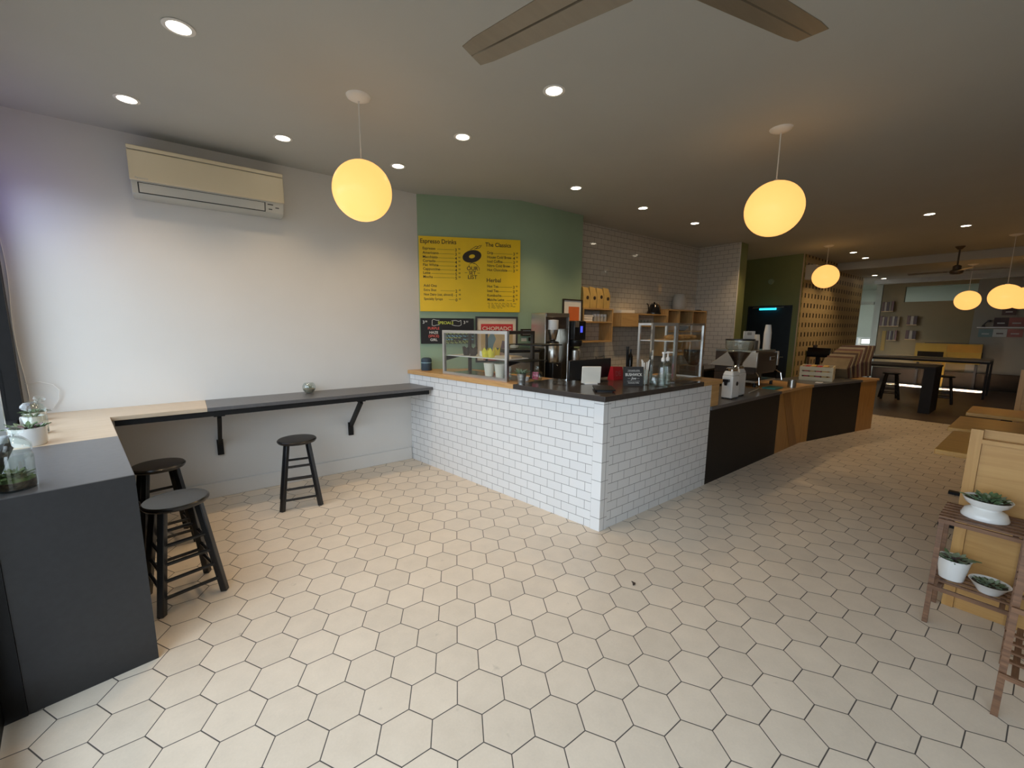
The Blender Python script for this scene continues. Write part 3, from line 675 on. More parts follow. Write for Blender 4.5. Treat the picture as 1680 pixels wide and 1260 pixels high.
ban = [[(.15,1.695),(.165,1.705),(.20,1.695),(.235,1.695)],[(.15,1.695),(.148,1.635),(.17,1.628)],[(.17,1.628),(.20,1.637),(.235,1.64)],[(.38,1.69),(.43,1.695),(.47,1.683),(.495,1.697)],[(.495,1.697),(.498,1.64),(.47,1.628)],[(.47,1.628),(.42,1.632),(.385,1.642)]]
chalk('chalk_lettering', 'chalk_white', [('3',.035,1.655,.05,'LEFT'),('50',.065,1.672,.026,'LEFT'),('3',.525,1.655,.05,'LEFT'),('50',.558,1.672,.026,'LEFT'),('HAZE',.165,1.535,.042,'CENTER'),('GIRL',.165,1.447,.042,'CENTER')], [(b, .005) for b in ban])
chalk('chalk_lettering', 'chalk_yellow', [('SPECIALS',.31,1.65,.046,'CENTER')])
chalk('chalk_lettering', 'chalk_red', [('PURPLE',.165,1.585,.042,'CENTER'),('(SPICE)',.165,1.492,.042,'CENTER')])
def scrib(z, a0, a1, w=.008):
    L = []; a = a0
    while a < a1:
        k = random.uniform(.02,.05); L.append(([(a,z),(a+k*.3,z+.006),(a+k*.6,z-.005),(a+k,z+.003)], w)); a += k+.012
    return L
chalk('chalk_lines', 'chalk_blue', [], scrib(1.505,.30,.62)+scrib(1.465,.30,.40)+scrib(1.465,.52,.62))
chalk('chalk_lines', 'chalk_green', [], scrib(1.535,.30,.62)+scrib(1.485,.30,.50)+scrib(1.445,.31,.60)+scrib(1.425,.31,.58))
# framed poster
t = thing('framed_poster', 'dark framed poster with red title band behind the left pastry case', 'poster', W(.93,1.32))
a0, a1, z0, z1 = .672, 1.205, 1.18, 1.745
m = MB()
for q in ((a0,a1,z1-.022,z1),(a0,a1,z0,z0+.022),(a0,a0+.022,z0+.0225,z1-.0225),(a1-.022,a1,z0+.0225,z1-.0225)):
    P = [W(q[0],q[2],.003),W(q[1],q[2],.003),W(q[1],q[3],.003),W(q[0],q[3],.003),W(q[0],q[2],.026),W(q[1],q[2],.026),W(q[1],q[3],.026),W(q[0],q[3],.026)]
    m.poly(P, [(0,1,2,3),(7,6,5,4),(0,4,5,1),(1,5,6,2),(2,6,7,3),(3,7,4,0)])
m.build('frame', 'frame_dark', t)
slab_on('mat_board', 'poster_cream', a0+.022, a1-.022, z0+.022, z1-.022, .003, .012, t)
slab_on('red_band', 'poster_red', a0+.07, a1-.06, 1.565, 1.655, .0122, .0128, t)
slab_on('picture', 'poster_buff', a0+.07, a1-.06, z0+.07, 1.563, .0122, .0128, t)
m = MB(); text_into(m, 'CHOPIADC', .064, W((a0+a1)/2+.003, 1.578, .013), ST, Zv, 'CENTER', .0006, 1.12); m.build('lettering', 'poster_cream', t, smooth=False)
def shape(mat, pts, name='printed_shape'):
    m = MB(); flat(m, W(0,0,.013), ST, Zv, pts, .0008); m.build(name, mat, t, smooth=False)
shape('poster_blue', [(.80,1.33),(.88,1.32),(.90,1.40),(.93,1.47),(.90,1.54),(.87,1.55),(.83,1.48),(.81,1.40)])
shape('poster_rose', [(.77,1.21),(.90,1.20),(1.03,1.22),(1.0,1.28),(.91,1.34),(.80,1.32)])
shape('poster_plum', [(1.0,1.26),(1.04,1.25),(1.06,1.36),(1.05,1.44),(1.01,1.45),(.99,1.36)])
# small frames on the flat part of the green wall (y = 4.12)
def wall_frame(x0, x1, z0, z1, lab, inner, cat='picture', y=4.12):
    t = thing('framed_picture', lab, cat, ((x0+x1)/2,y,z0)); b = .018
    m = MB(); m.b2((x0,y-.024,z1-b),(x1,y-.002,z1)); m.b2((x0,y-.024,z0),(x1,y-.002,z0+b)); m.b2((x0,y-.024,z0+b),(x0+b,y-.002,z1-b)); m.b2((x1-b,y-.024,z0+b),(x1,y-.002,z1-b)); m.build('frame', 'frame_dark', t)
    MB().b2((x0+b,y-.012,z0+b),(x1-b,y-.002,z1-b)).build('mat_board', 'paper_white', t)
    for nm, mt_, q in inner: MB().b2((q[0],y-.0135,q[2]),(q[1],y-.0122,q[3])).build(nm, mt_, t)
wall_frame(4.085,4.465,1.56,2.0,'black framed picture with an orange square above the coffee brewers', [('orange_print','orange',(4.20,4.41,1.62,1.90))])
wall_frame(3.36,3.535,1.508,1.595,'tiny black framed certificate between red poster and coffee brewer', [('printed_note','canvas_grey',(3.39,3.50,1.53,1.572))])
t = tag(MB().b2((3.49,4.108,1.443),(3.54,4.119,1.488)).build('wall_switch', 'frame_dark'), 'small dark wall switch below the tiny framed certificate', 'switch')
t = tag(MB().b2((3.375,4.1165,1.44),(3.46,4.1198,1.482)).build('wall_notice', 'cream_paper'), 'small paper notice taped below the tiny framed certificate', 'notice')

# ================================================================ THINGS ON THE TILED COUNTER
def lathe_thing(name, lab, cat, c, prof, mat, group=None, n=28, **kw):
    return tag(MB().lathe(prof, c, n, **kw).build(name, mat), lab, cat, group)
t = thing('smart_speaker', 'blue-grey cylindrical speaker at wall end of the oak counter top', 'speaker', (2.235,4.50,TOP))
c = (2.235,4.50,TOP)
MB().lathe([(0,0),(.058,0),(.062,.006),(.062,.088),(0,.088)], c, 32).build('body', 'speaker_blue', t)
MB().lathe([(.0,.0885),(.063,.0885),(.063,.097),(0,.097)], c, 32).build('light_band', 'speaker_band', t)
MB().lathe([(0,.0975),(.062,.0975),(.062,.122),(.055,.142),(.035,.151),(0,.152)], c, 32).build('lid', 'speaker_blue', t)
# --- pastry case 1 (along the counter face)
o = Vector((2.372,3.105,0)); 
def K(a, b, z): p = o + YD*a + YN*b; return Vector((p.x,p.y,z))      # a along the face, b into the counter
t = thing('pastry_case', 'wide aluminium framed glass pastry case on the oak counter top', 'display case', K(.48,.2,TOP))
LC, DC, HT = .985, .40, 1.583
def kbox(mb, a0, a1, b0, b1, z0, z1):
    P = [K(a0,b0,z0),K(a1,b0,z0),K(a1,b1,z0),K(a0,b1,z0),K(a0,b0,z1),K(a1,b0,z1),K(a1,b1,z1),K(a0,b1,z1)]
    return mb.poly(P, [(0,1,2,3),(7,6,5,4),(0,4,5,1),(1,5,6,2),(2,6,7,3),(3,7,4,0)])
f = .03
m = MB(); kbox(m,0,LC,0,f,HT-f,HT); kbox(m,0,f,0,f,TOP+.03,HT-f); kbox(m,LC-f,LC,0,f,TOP+.03,HT-f); kbox(m,0,LC,0,f,TOP+.0005,TOP+.03); m.build('front_frame', 'alu', t)
m = MB(); kbox(m,0,f,f,DC-f,HT-f,HT); kbox(m,LC-f,LC,f,DC-f,HT-f,HT); kbox(m,0,f,DC-f,DC,TOP+.0005,HT); kbox(m,LC-f,LC,DC-f,DC,TOP+.0005,HT); kbox(m,f,LC-f,DC-f,DC,HT-f,HT); kbox(m,.38,.40,DC-.02,DC,TOP+.016,HT-f); kbox(m,.68,.70,DC-.02,DC,TOP+.016,HT-f); m.build('rear_frame', 'frame_dark', t)
m = MB(); kbox(m,f,LC-f,f,DC-f,TOP+.0005,TOP+.014); m.build('base_tray', 'steel', t)
m = MB(); kbox(m,f,LC-f,.008,.012,TOP+.03,HT-f); m.build('front_pane', 'glass_case', t)
m = MB(); kbox(m,f,LC-f,f+.001,DC-f,HT-.012,HT-.006); m.build('top_pane', 'glass_case', t)
m = MB(); kbox(m,f+.005,LC-f-.005,.04,DC-.05,1.306,1.314); m.build('shelf', 'white_paint', t)
for a in (.012,LC-.02):
    for zz in (1.30,1.46): m = MB(); m.poly([K(a,.03,zz),K(a,.36,zz+.006),K(a,.03,zz-.05 if zz < 1.4 else zz-.008),K(a+.006,.03,zz),K(a+.006,.36,zz+.006),K(a+.006,.03,zz-.05 if zz < 1.4 else zz-.008)], [(0,1,2),(5,4,3),(0,3,4,1),(1,4,5,2),(2,5,3,0)]).build('shelf_bracket', 'black_steel', t)
m = MB(); kbox(m,-.20,-.012,.03,.36,1.30,1.306); kbox(m,-.34,-.012,.10,.40,1.452,1.462); m.build('side_shelf', 'black_steel', t)
def wrap(name, mat, top, lab, c, r, h, petals, spike, grp=None, cat='pastry'):
    t = thing(name, lab, cat, c, grp); m = MB(); n = petals*4
    rows = []
    for k in range(4):
        kk = k/3; row = []
        for i in range(n):
            a = 2*PI*i/n; zz = h*kk + (spike*abs(((i % 4)/2)-1) if k == 3 else 0); rr = r*(.72+.28*kk)*(1+.05*math.cos(a*petals))
            row.append(Vector(c)+Vector((rr*math.cos(a), rr*math.sin(a), zz)))
        rows.append(row)
    P = [p for r_ in rows for p in r_]; F = []
    for k in range(3):
        for i in range(n): F.append((k*n+i, k*n+(i+1) % n, (k+1)*n+(i+1) % n, (k+1)*n+i))
    F.append(tuple(range(n-1,-1,-1))); m.poly(P, F); m.build('paper_wrap', mat, t)
    MB().lathe([(r*.7,h*.3),(r*.85,h*.75),(r*.6,h*1.0),(0,h*1.08)], c, 18).build('cake_top', top, t)
SHZ = 1.3143
for k, (a, lab) in enumerate(((.755,'dark brown paper muffin wrap at left on the case shelf'),(.645,'dark brown paper muffin wrap at right of its twin on the case shelf'))):
    wrap('muffin','dark_paper','muffin',lab,K(a,.15,SHZ),.045,.07,4,.03,'dark wrapped muffins')
for a, b, lab in ((.40,.10,'yellow tulip-paper muffin at left of three on the case shelf'),(.325,.11,'yellow tulip-paper muffin in front at right on the case shelf'),(.36,.22,'yellow tulip-paper muffin behind the two others on the case shelf')):
    wrap('muffin','yellow_paper','muffin',lab,K(a,b,SHZ),.040,.065,5,.035,'yellow wrapped muffins')
m = MB(); kbox(m,.42,.60,.20,.31,SHZ,SHZ+.05); tag(m.build('pastry_box','paper_white'),'white paper box behind the muffins on the case shelf','box')
m = MB(); kbox(m,.06,.28,.12,.28,SHZ,SHZ+.022); tag(m.build('wooden_board','pale_wood'),'pale wooden board at the right end of the case shelf','board')
for k, (a, lab) in enumerate(((.345,'tall cream takeaway tub at left inside the lower pastry case'),(.19,'tall cream takeaway tub in middle inside the lower pastry case'))):
    lathe_thing('takeaway_tub', lab, 'tub', K(a,.10,TOP+.0205), [(0,0),(.042,0),(.056,.125),(.058,.13),(.056,.134),(0,.134)][::1], 'cream_paper', 'cream takeaway tubs', M=None)
m = MB(); kbox(m,.105,.43,.034,.17,TOP+.0150,TOP+.0203); tag(m.build('serving_tray','white_gloss'),'thin white tray under the cream tubs in the pastry case','tray')
lathe_thing('drinking_glass','clear glass at right beside the cream tubs in the pastry case','glass',K(.09,.12,TOP+.0145),[(0,.0),(.028,0),(.034,.11),(.032,.11),(.026,.005),(0,.005)],'glass')
# --- plant in a galvanised pot
def leafy(mb, c, n, L, w, spread, up=(.3,1.0), seed=1, bend=.25):
    r = random.Random(seed)
    for i in range(n):
        a = r.uniform(0, 2*PI); k = r.uniform(*up); rr = r.uniform(0, spread)
        mb.leaf((c[0]+rr*math.cos(a), c[1]+rr*math.sin(a), c[2]), (math.cos(a), math.sin(a), k*1.2), L*r.uniform(.6,1.1), w*r.uniform(.7,1.2), bend)
def pot_plant(name, lab, c, prof, potmat, soil_r, soil_z, groups, cat='plant', grp=None, M=None):
    t = thing(name, lab, cat, c, grp)
    MB().lathe(prof, c, 32, M=M).build('pot', potmat, t)
    MB().lathe([(0,soil_z-.01),(soil_r*.9,soil_z-.008),(soil_r,soil_z),(0,soil_z+.006)], c, 24, M=M).build('soil', 'soil', t)
    for i, (mat, n, L, w, sp_, up) in enumerate(groups):
        m = MB(); leafy(m, (c[0],c[1],c[2]+soil_z), n, L, w, sp_, up, seed=i*7 + n + len(lab)); m.build('foliage', mat, t)
    return t
def pot_prof(rb, rt, h, wall=.004): return [(0,0),(rb,0),(rt,h),(rt+.002,h+.001),(rt-wall,h),(rb-wall,.01),(0,.01)]
c = (2.43,2.955,TOP)
pot_plant('potted_plant','small succulent in a ribbed galvanised bucket on the black counter top',c,[(0,0),(.034,0),(.037,.03),(.0385,.033),(.038,.037),(.041,.06),(.0425,.063),(.042,.067),(.045,.09),(.047,.093),(.043,.093),(.033,.01),(0,.01)],'galv',.041,.082,[('leaf_grey',30,.085,.024,.02,(.5,1.8)),('leaf',12,.085,.024,.02,(.3,1.0))])
lathe_thing('candle_cup','small white ceramic cup between the bucket plant and glass carafe','cup',(2.60,3.09,TOP),[(0,0),(.024,0),(.028,.035),(.026,.035),(.022,.008),(0,.008)],'white_gloss')
t = thing('glass_carafe','round glass carafe with pink lettering on the black counter top','carafe',(2.66,3.0,TOP))
c = (2.66,3.0,TOP)
MB().lathe([(0,.001),(.034,.001),(.047,.02),(.053,.05),(.047,.085),(.026,.11),(.022,.125),(.030,.150),(.028,.150),(.020,.125),(.023,.11),(.044,.083),(.05,.05),(.044,.022),(.032,.006),(0,.006)], c, 32).build('vessel', 'glass', t)
m = MB()
for i in range(18):
    a0_, a1_ = PI*.92+i*.075, PI*.92+(i+1)*.075
    for z0_, z1_ in ((.022,.036),(.040,.053),(.057,.074),(.078,.092)):
        if (i*3+int(z0_*1000)) % 5 == 0: continue
        rr = lambda z: .0495+(z-.02)*.17 if z < .05 else .0545-(z-.05)*.16
        P = [Vector(c)+Vector((rr(z)*math.cos(a), rr(z)*math.sin(a), z)) for a, z in ((a0_,z0_),(a1_,z0_),(a1_,z1_),(a0_,z1_))]
        m.poly(P, [(0,1,2,3)])
m.build('pink_print', 'pink_liquid', t)
t = thing('steel_stand','thin upright steel rod stand on the counter between carafe and tablet','stand',(2.965,2.90,TOP))
c0 = (2.965,2.90,TOP)
MB().lathe([(0,0),(.03,0),(.03,.006),(0,.006)], c0, 20).build('base', 'chrome', t)
MB().rod((c0[0],c0[1],TOP+.006),(c0[0],c0[1],TOP+.36),.0035).build('rod', 'chrome', t)
# black cable
m = MB(); pts = [Vector((2.70+.05*math.cos(a), 2.72+.09*math.sin(a), TOP+.004+.012*max(0,math.sin(a*1.3)))) for a in [i*.35 for i in range(14)]]
m.tube(pts, .0025, 6); tag(m.build('cable','black_plastic'),'thin black cable curled on the counter behind the tablet','cable')
# payment tablet on stand
t = thing('payment_tablet','white square payment tablet on a stand facing the staff side','tablet',(2.93,2.55,TOP))
cc = Vector((2.925,2.55,0)); U = Vector((.149,-.104,0)).normalized(); Nn = Vector((-U.y,U.x,0)); 
if Nn.dot(Vector((-1,-1,0))) < 0: Nn = -Nn
m = MB(); R = Matrix((( U.x,-Nn.x*1, 0),(U.y,-Nn.y*1,0),(0,0,1)))
tl = Matrix.Rotation(.14, 3, U)
m.box((cc.x,cc.y,TOP+.086), (.178,.012,.160), M=tl @ R); m.build('shell', 'cream_paper', t, bevel=.008, seg=3)
m = MB(); m.box((cc.x-Nn.x*.03,cc.y-Nn.y*.03,TOP+.004), (.12,.09,.008), M=R); m.build('foot', 'white_paint', t, bevel=.002)
m = MB(); m.bar(cc-Nn*.03+Zv*(TOP+.008), cc-Nn*.012+Zv*(TOP+.07), .05, .012); m.build('arm', 'white_paint', t)
t = thing('card_reader','flat black tablet lying near the counter corner','tablet',(2.72,2.24,TOP))
Ru = Matrix.Rotation(.80, 3, 'Z')
m = MB(); m.box((2.735,2.245,TOP+.016), (.26,.165,.012), M=Ru); m.build('tablet_body', 'black_steel', t, bevel=.004)
m = MB(); m.box((2.735,2.245,TOP+.005), (.20,.12,.010), M=Ru); m.build('foot', 'black_plastic', t)
# sign
sb = Vector((3.082,2.305,0)); se = Vector((3.225,2.200,0)); SU = (se-sb).normalized(); SNn = Vector((SU.y,-SU.x,0))
t = thing('counter_sign','small slate sign reading BUSHWICK standing on the counter','sign',((sb+se)/2+Zv*TOP))
lean = (Zv - SNn*.07).normalized()
def sg(a, h, off=0): return sb + SU*a + lean*h + SNn*off + Zv*(TOP+.0005)
L = (se-sb).length; HH = .170
m = MB(); P = [sg(0,0),sg(L,0),sg(L,HH),sg(0,HH),sg(0,0,-.022),sg(L,0,-.022),sg(L,HH,-.022),sg(0,HH,-.022)]
P = [p if i < 4 else Vector((p.x,p.y,max(p.z,TOP+.0005))) for i, p in enumerate(P)]
m.poly(P, [(0,1,2,3),(7,6,5,4),(0,4,5,1),(1,5,6,2),(2,6,7,3),(3,7,4,0)]); m.build('slate_panel', 'sign_slate', t)
m = MB(); Us = SU*(L/.178)
text_into(m, 'BUSHWICK', .036, sg(L/2,.088,.0006), SU, lean, 'CENTER', .0006, .82)
text_into(m, 'Joe', .030, sg(L/2,.058,.0006), SU, lean, 'CENTER', .0006, 1.1, .25)
text_into(m, 'Community Coffee', .015, sg(L/2,.022,.0006), SU, lean, 'CENTER', .0006, .85, .2)
text_into(m, 'THE ROASTED COFFEE', .012, sg(L/2,.134,.0006), SU, lean, 'CENTER', .0006, .85)
for a_, b_, h in ((.18,.82,.127),(.18,.82,.042),(.2,.34,.066),(.66,.8,.066)): stroke(m, sg(0,0,.0006), SU, lean, [(a_*L,h),(b_*L,h)], .0018, .0006)
m.build('lettering', 'sign_white', t, smooth=False)
# straws in a tumbler
c = Vector((3.31,2.245,TOP))
lathe_thing('straw_tumbler','glass tumbler holding white straws behind the slate sign','tumbler',c,[(0,.001),(.036,.001),(.042,.14),(.0395,.14),(.034,.006),(0,.006)],'glass')
for i in range(6):
    a = i*1.05; b = Vector((.014*math.cos(a), .014*math.sin(a), .008)); e = Vector((.034*math.cos(a+.3), .034*math.sin(a+.3), .205+.012*(i % 3)))
    tag(MB().rod(c+b, c+e, .0045, n=10).build('straw','paper_white'),'white paper straw standing in the glass tumbler','straw','white straws in the tumbler')
lathe_thing('glass_jar','squat clear glass jar in front of the glass case door','jar',(3.315,2.15,TOP),[(0,.001),(.036,.001),(.041,.01),(.041,.07),(.034,.085),(.036,.092),(.034,.092),(.032,.085),(.038,.068),(.038,.012),(.034,.005),(0,.005)],'glass')
def pump(x, y, lab):
    t = thing('pump_bottle', lab, 'bottle', (x,y,TOP), 'clear pump bottles'); c = (x,y,TOP)
    MB().lathe([(0,.001),(.036,.001),(.038,.006),(.038,.165),(.031,.195),(.013,.212),(.013,.222),(.011,.222),(.011,.210),(.029,.193),(.035,.164),(.035,.008),(0,.006)], c, 24).build('bottle', 'glass', t)
    MB().lathe([(0,.007),(.034,.007),(.034,.115),(0,.115)], c, 20).build('soap', 'glass', t)
    m = MB(); m.lathe([(0,.2225),(.016,.2225),(.017,.246),(.008,.258),(.006,.29),(0,.29)], c, 16); m.rod((x-.006,y,TOP+.297),(x+.03,y-.03,TOP+.299),.006); m.lathe([(0,.2895),(.014,.2905),(.014,.306),(0,.308)], c, 14); m.build('pump_head', 'white_gloss', t)
pump(3.35,2.095,'clear hand pump bottle nearest the front edge of counter')
pump(3.455,2.115,'clear hand pump bottle behind the other one, by glass case door')
t = thing('tongs','dark metal tongs standing in a cup behind the slate sign','tongs',(3.29,2.40,TOP))
m = MB()
for dx in (-.012,.014): m.bar((3.27,2.42,TOP+.02),(3.245+dx,2.40,TOP+.345),.012,.004)
m.build('tong_arms','black_steel',t)
MB().lathe([(0,.001),(.03,.001),(.033,.10),(.031,.10),(.028,.006),(0,.006)],(3.268,2.418,TOP),20).build('cup','steel',t)
# --- pastry case 2
x0, x1, y0, y1, h1 = 3.675, 4.18, 2.166, 2.60, 1.668
t = thing('display_case','tall narrow glass display case with silver frame at right end of counter','display case',((x0+x1)/2,y0,TOP))
f = .022
m = MB(); m.b2((x0,y0,TOP+.022),(x0+f,y0+f,h1-f)); m.b2((x1-f,y0,TOP+.022),(x1,y0+f,h1-f)); m.b2((x0,y0,TOP+.0005),(x1,y0+f,TOP+.022)); m.b2((x0,y0,h1-f),(x1,y0+f,h1)); m.build('front_frame','alu',t)
m = MB(); m.b2((x0,y1-f,TOP+.0005),(x0+f,y1,h1-f)); m.b2((x1-f,y1-f,TOP+.0005),(x1,y1,h1-f)); m.b2((x0,y0+f,h1-f),(x0+f,y1,h1)); m.b2((x1-f,y0+f,h1-f),(x1,y1,h1)); m.b2((x0+f,y1-f,h1-f),(x1-f,y1,h1)); m.b2((x0,y0+f,TOP+.0005),(x0+f,y1-f,TOP+.022)); m.b2((x1-f,y0+f,TOP+.0005),(x1,y1-f,TOP+.022)); m.build('rear_frame','alu',t)
m = MB(); m.b2((x0+f,y0+.008,TOP+.022),(x1-f,y0+.012,h1-f)); m.build('front_pane','glass_case',t)
m = MB(); m.b2((x1-.012,y0+f,TOP+.022),(x1-.008,y1-f,h1-f)); m.build('side_pane','glass_case',t)
m = MB(); m.b2((x0+f,y0+f,h1-.012),(x1-f,y1-f,h1-.006)); m.build('top_pane','glass_case',t)
m = MB(); m.b2((x0+f,y0+f+.005,1.490),(x1-f,y1-f,1.498)); m.build('shelf','white_paint',t)
m = MB(); m.b2((x0+f,y0+f,TOP+.001),(x1-f,y1-f,TOP+.012)); m.build('base_tray','steel',t)
hx, hy = x0-.004, y0-.0; dv = Vector((-.335,.09,0)).normalized(); dn = Vector((-dv.y,dv.x,0))
def db(mb, a0, a1, z0, z1, th=.02):
    h = Vector((hx,hy,0)); P = [h+dv*a0-dn*th/2+Zv*z0, h+dv*a1-dn*th/2+Zv*z0, h+dv*a1+dn*th/2+Zv*z0, h+dv*a0+dn*th/2+Zv*z0]; P += [p+Zv*(z1-z0) for p in P]
    mb.poly(P, [(0,1,2,3),(7,6,5,4),(0,4,5,1),(1,5,6,2),(2,6,7,3),(3,7,4,0)])
m = MB(); DL = .305; db(m,0,.028,TOP+.004,h1); db(m,DL-.028,DL,TOP+.004,h1); db(m,.028,DL-.028,TOP+.004,TOP+.03); db(m,.028,DL-.028,h1-.028,h1); d = m.build('door','chrome',t)
m = MB(); db(m,.028,DL-.028,TOP+.03,h1-.028,.005); m.build('door_pane','glass_case',d)
t = thing('bread_tray','wooden tray of golden loaves on the shelf of tall display case','tray',((x0+x1)/2,2.35,1.4985))
MB().b2((x0+.03,y0+.05,1.4985),(x1-.03,2.5,1.506)).build('tray','oak',t)
for k in range(4):
    MB().lathe([(0,0),(.04,.004),(.052,.02),(.048,.038),(.03,.046),(0,.048)],(x0+.09+k*.108,2.28,1.5065),20,sx=.95,sy=1.5).build('loaf','bread',t)
# --- till monitor and red bag behind the counter
t = thing('till_monitor','wide black monitor seen from behind, on the staff side','monitor',(3.25,2.66,.92))
zc = 1.222
m = MB(); m.box((3.09,2.71,zc),(.60,.022,.19)); m.build('screen_back','black_plastic',t,bevel=.006)
m = MB(); m.box((3.09,2.74,zc),(.30,.03,.12)); m.b2((3.07,2.66,TOP+.008),(3.11,2.728,TOP+.02)); m.build('rear_housing','black_plastic',t,bevel=.01)
m = MB(); m.box((3.09,2.732,TOP+.040),(.05,.014,.06)); m.build('neck','black_plastic',t)
m = MB(); m.box((3.12,2.64,TOP+.004),(.20,.11,.0075)); m.build('foot','black_plastic',t,bevel=.002)
t = thing('red_bag','red paper bag standing beside the till monitor','bag',(3.40,2.64,TOP))
m = MB(); m.poly([(3.315,2.60,TOP+.0005),(3.475,2.60,TOP+.0005),(3.475,2.68,TOP+.0005),(3.315,2.68,TOP+.0005),(3.32,2.62,TOP+.135),(3.47,2.62,TOP+.125),(3.47,2.65,TOP+.125),(3.32,2.65,TOP+.135)],[(0,1,2,3),(7,6,5,4),(0,4,5,1),(1,5,6,2),(2,6,7,3),(3,7,4,0)]); m.build('bag_body','red',t)
m = MB(); text_into(m,'DE',.07,(3.345,2.604,TOP+.04),(1,0,0),Vector((0,.15,1)).normalized(),'LEFT',.0015); m.build('lettering','poster_rose',t,smooth=False)

# ================================================================ BACK COUNTER MACHINES
BC = .92
t = thing('coffee_brewer','large steel coffee brewer on back counter against the green wall','coffee machine',(3.62,3.9,BC))
x0,x1,y0,y1 = 3.40,3.805,3.70,3.96
m = MB(); m.b2((x0,y0,BC+.001),(x0+.012,y1,1.79)); m.b2((x1-.012,y0,BC+.001),(x1,y1,1.79)); m.b2((x0+.012,y0+.14,BC+.001),(x1-.012,y1,1.79)); m.b2((x0+.012,y0,1.74),(x1-.012,y0+.14,1.79)); m.build('cabinet','steel',t,bevel=.003)
m = MB(); m.b2((x0+.012,y0+.02,1.60),(x1-.012,y0+.139,1.7395)); m.build('control_panel','machine_brown',t)
cx, cy = 3.525, 3.70
MB().lathe([(0,1.59),(.062,1.59),(.065,1.60),(.065,1.705),(0,1.71)],(cx,cy,0),28).build('brew_head','white_paint',t)
MB().lathe([(0,1.455),(.03,1.455),(.042,1.47),(.062,1.57),(.064,1.589),(0,1.589)],(cx,cy,0),28).build('brew_funnel','steel',t)
MB().lathe([(0,1.43),(.075,1.43),(.08,1.44),(.05,1.454),(0,1.454)],(cx,cy-.0,0),28).build('urn_lid','black_plastic',t)
MB().lathe([(0,1.20),(.078,1.20),(.082,1.21),(.082,1.42),(.075,1.429),(0,1.429)],(cx,cy,0),32).build('thermal_urn','steel',t)
m = MB(); m.b2((cx-.075,cy-.09,BC+.002),(cx+.075,cy+.10,1.199)); m.build('urn_stand','black_plastic',t,bevel=.01)
m = MB(); m.rod((cx-.02,cy-.085,1.17),(cx-.02,cy-.125,1.16),.01); m.build('tap','chrome',t)
t = thing('coffee_brewer','black coffee brewer with a glowing blue display on back counter','coffee machine',(4.02,3.75,BC))
x0,x1,y0,y1 = 3.825,4.035,3.66,4.02
m = MB(); m.b2((x0,y0+.16,BC+.001),(x1,y1,1.70)); m.b2((x0,y0-.03,1.46),(x1,y0+.16,1.70)); m.b2((x0,y0-.03,BC+.001),(x1,y0+.16,BC+.06)); m.build('housing','black_plastic',t,bevel=.012)
m = MB(); m.b2((x0+.085,y0-.038,1.53),(x0+.15,y0-.031,1.665)); m.build('display_bezel','black_gloss',t)
m = MB(); m.b2((x0+.096,y0-.0405,1.555),(x0+.138,y0-.0385,1.635)); m.build('display','screen_blue',t)
m = MB(); m.b2((x0+.01,y0-.036,1.62),(x0+.075,y0-.031,1.69)); m.build('badge','alu',t)
MB().lathe([(0,1.38),(.07,1.38),(.085,1.40),(.085,1.455),(0,1.455)],((x0+x1)/2,y0+.05,0),24).build('basket','black_plastic',t)
MB().lathe([(0,BC+.062),(.068,BC+.062),(.072,BC+.08),(.072,1.33),(.055,1.35),(0,1.36)],((x0+x1)/2,y0+.05,0),28).build('canister','steel',t)
t = thing('ice_bin','steel bin with a black lid on back counter left of the brewer','bin',(3.05,3.95,BC))
c = (3.10,3.84,0)
m = MB(); m.prism([(2.86,3.78),(3.24,3.62),(3.335,3.80),(3.335,4.06),(3.0,4.16)], BC-.3, 1.335); m.build('steel_bin','steel',t,bevel=.01)
m = MB(); m.prism([(2.85,3.77),(3.25,3.61),(3.345,3.80),(3.345,4.07),(3.0,4.17)], 1.336, 1.365); m.build('lid','black_plastic',t,bevel=.004)
m = MB(); m.prism([(2.86,3.78),(3.24,3.62),(3.335,3.80),(3.335,4.06),(3.0,4.16)], 0, BC-.301); m.build('pedestal','black_panel',t)
t = thing('clear_tub','clear plastic tub of lids on top of the steel bin beside the brewer','tub',(3.08,3.92,1.366))
m = MB(); m.lathe([(0,.001),(.06,.001),(.072,.06),(.069,.06),(.057,.005),(0,.005)],(3.10,3.92,1.366),20); m.build('tub','glass',t)
m = MB(); [m.lathe([(0,.0),(.05,0),(.05,.008),(0,.008)],(3.10+.003*k,3.92,1.374+.0085*k),18) for k in range(4)]; m.build('lids','paper_white',t)
t = thing('tap','small chrome tap at the foot of the tiled wall behind monitor','tap',(5.0,4.3,BC))
m = MB(); m.rod((4.98,4.26,BC),(4.98,4.26,BC+.26),.013); m.rod((4.98,4.26,BC+.25),(4.98,4.10,BC+.27),.011); m.rod((4.98,4.10,BC+.275),(4.98,4.10,BC+.22),.010); m.build('spout','chrome',t)
m = MB(); m.rod((4.93,4.24,BC+.02),(4.88,4.20,BC+.10),.008); m.build('lever','chrome',t)
lathe_thing('black_bottle','tall dark bottle on back counter behind the tongs','bottle',(5.42,3.95,BC),[(0,0),(.035,0),(.035,.26),(.014,.31),(.014,.37),(0,.37)],'black_gloss')

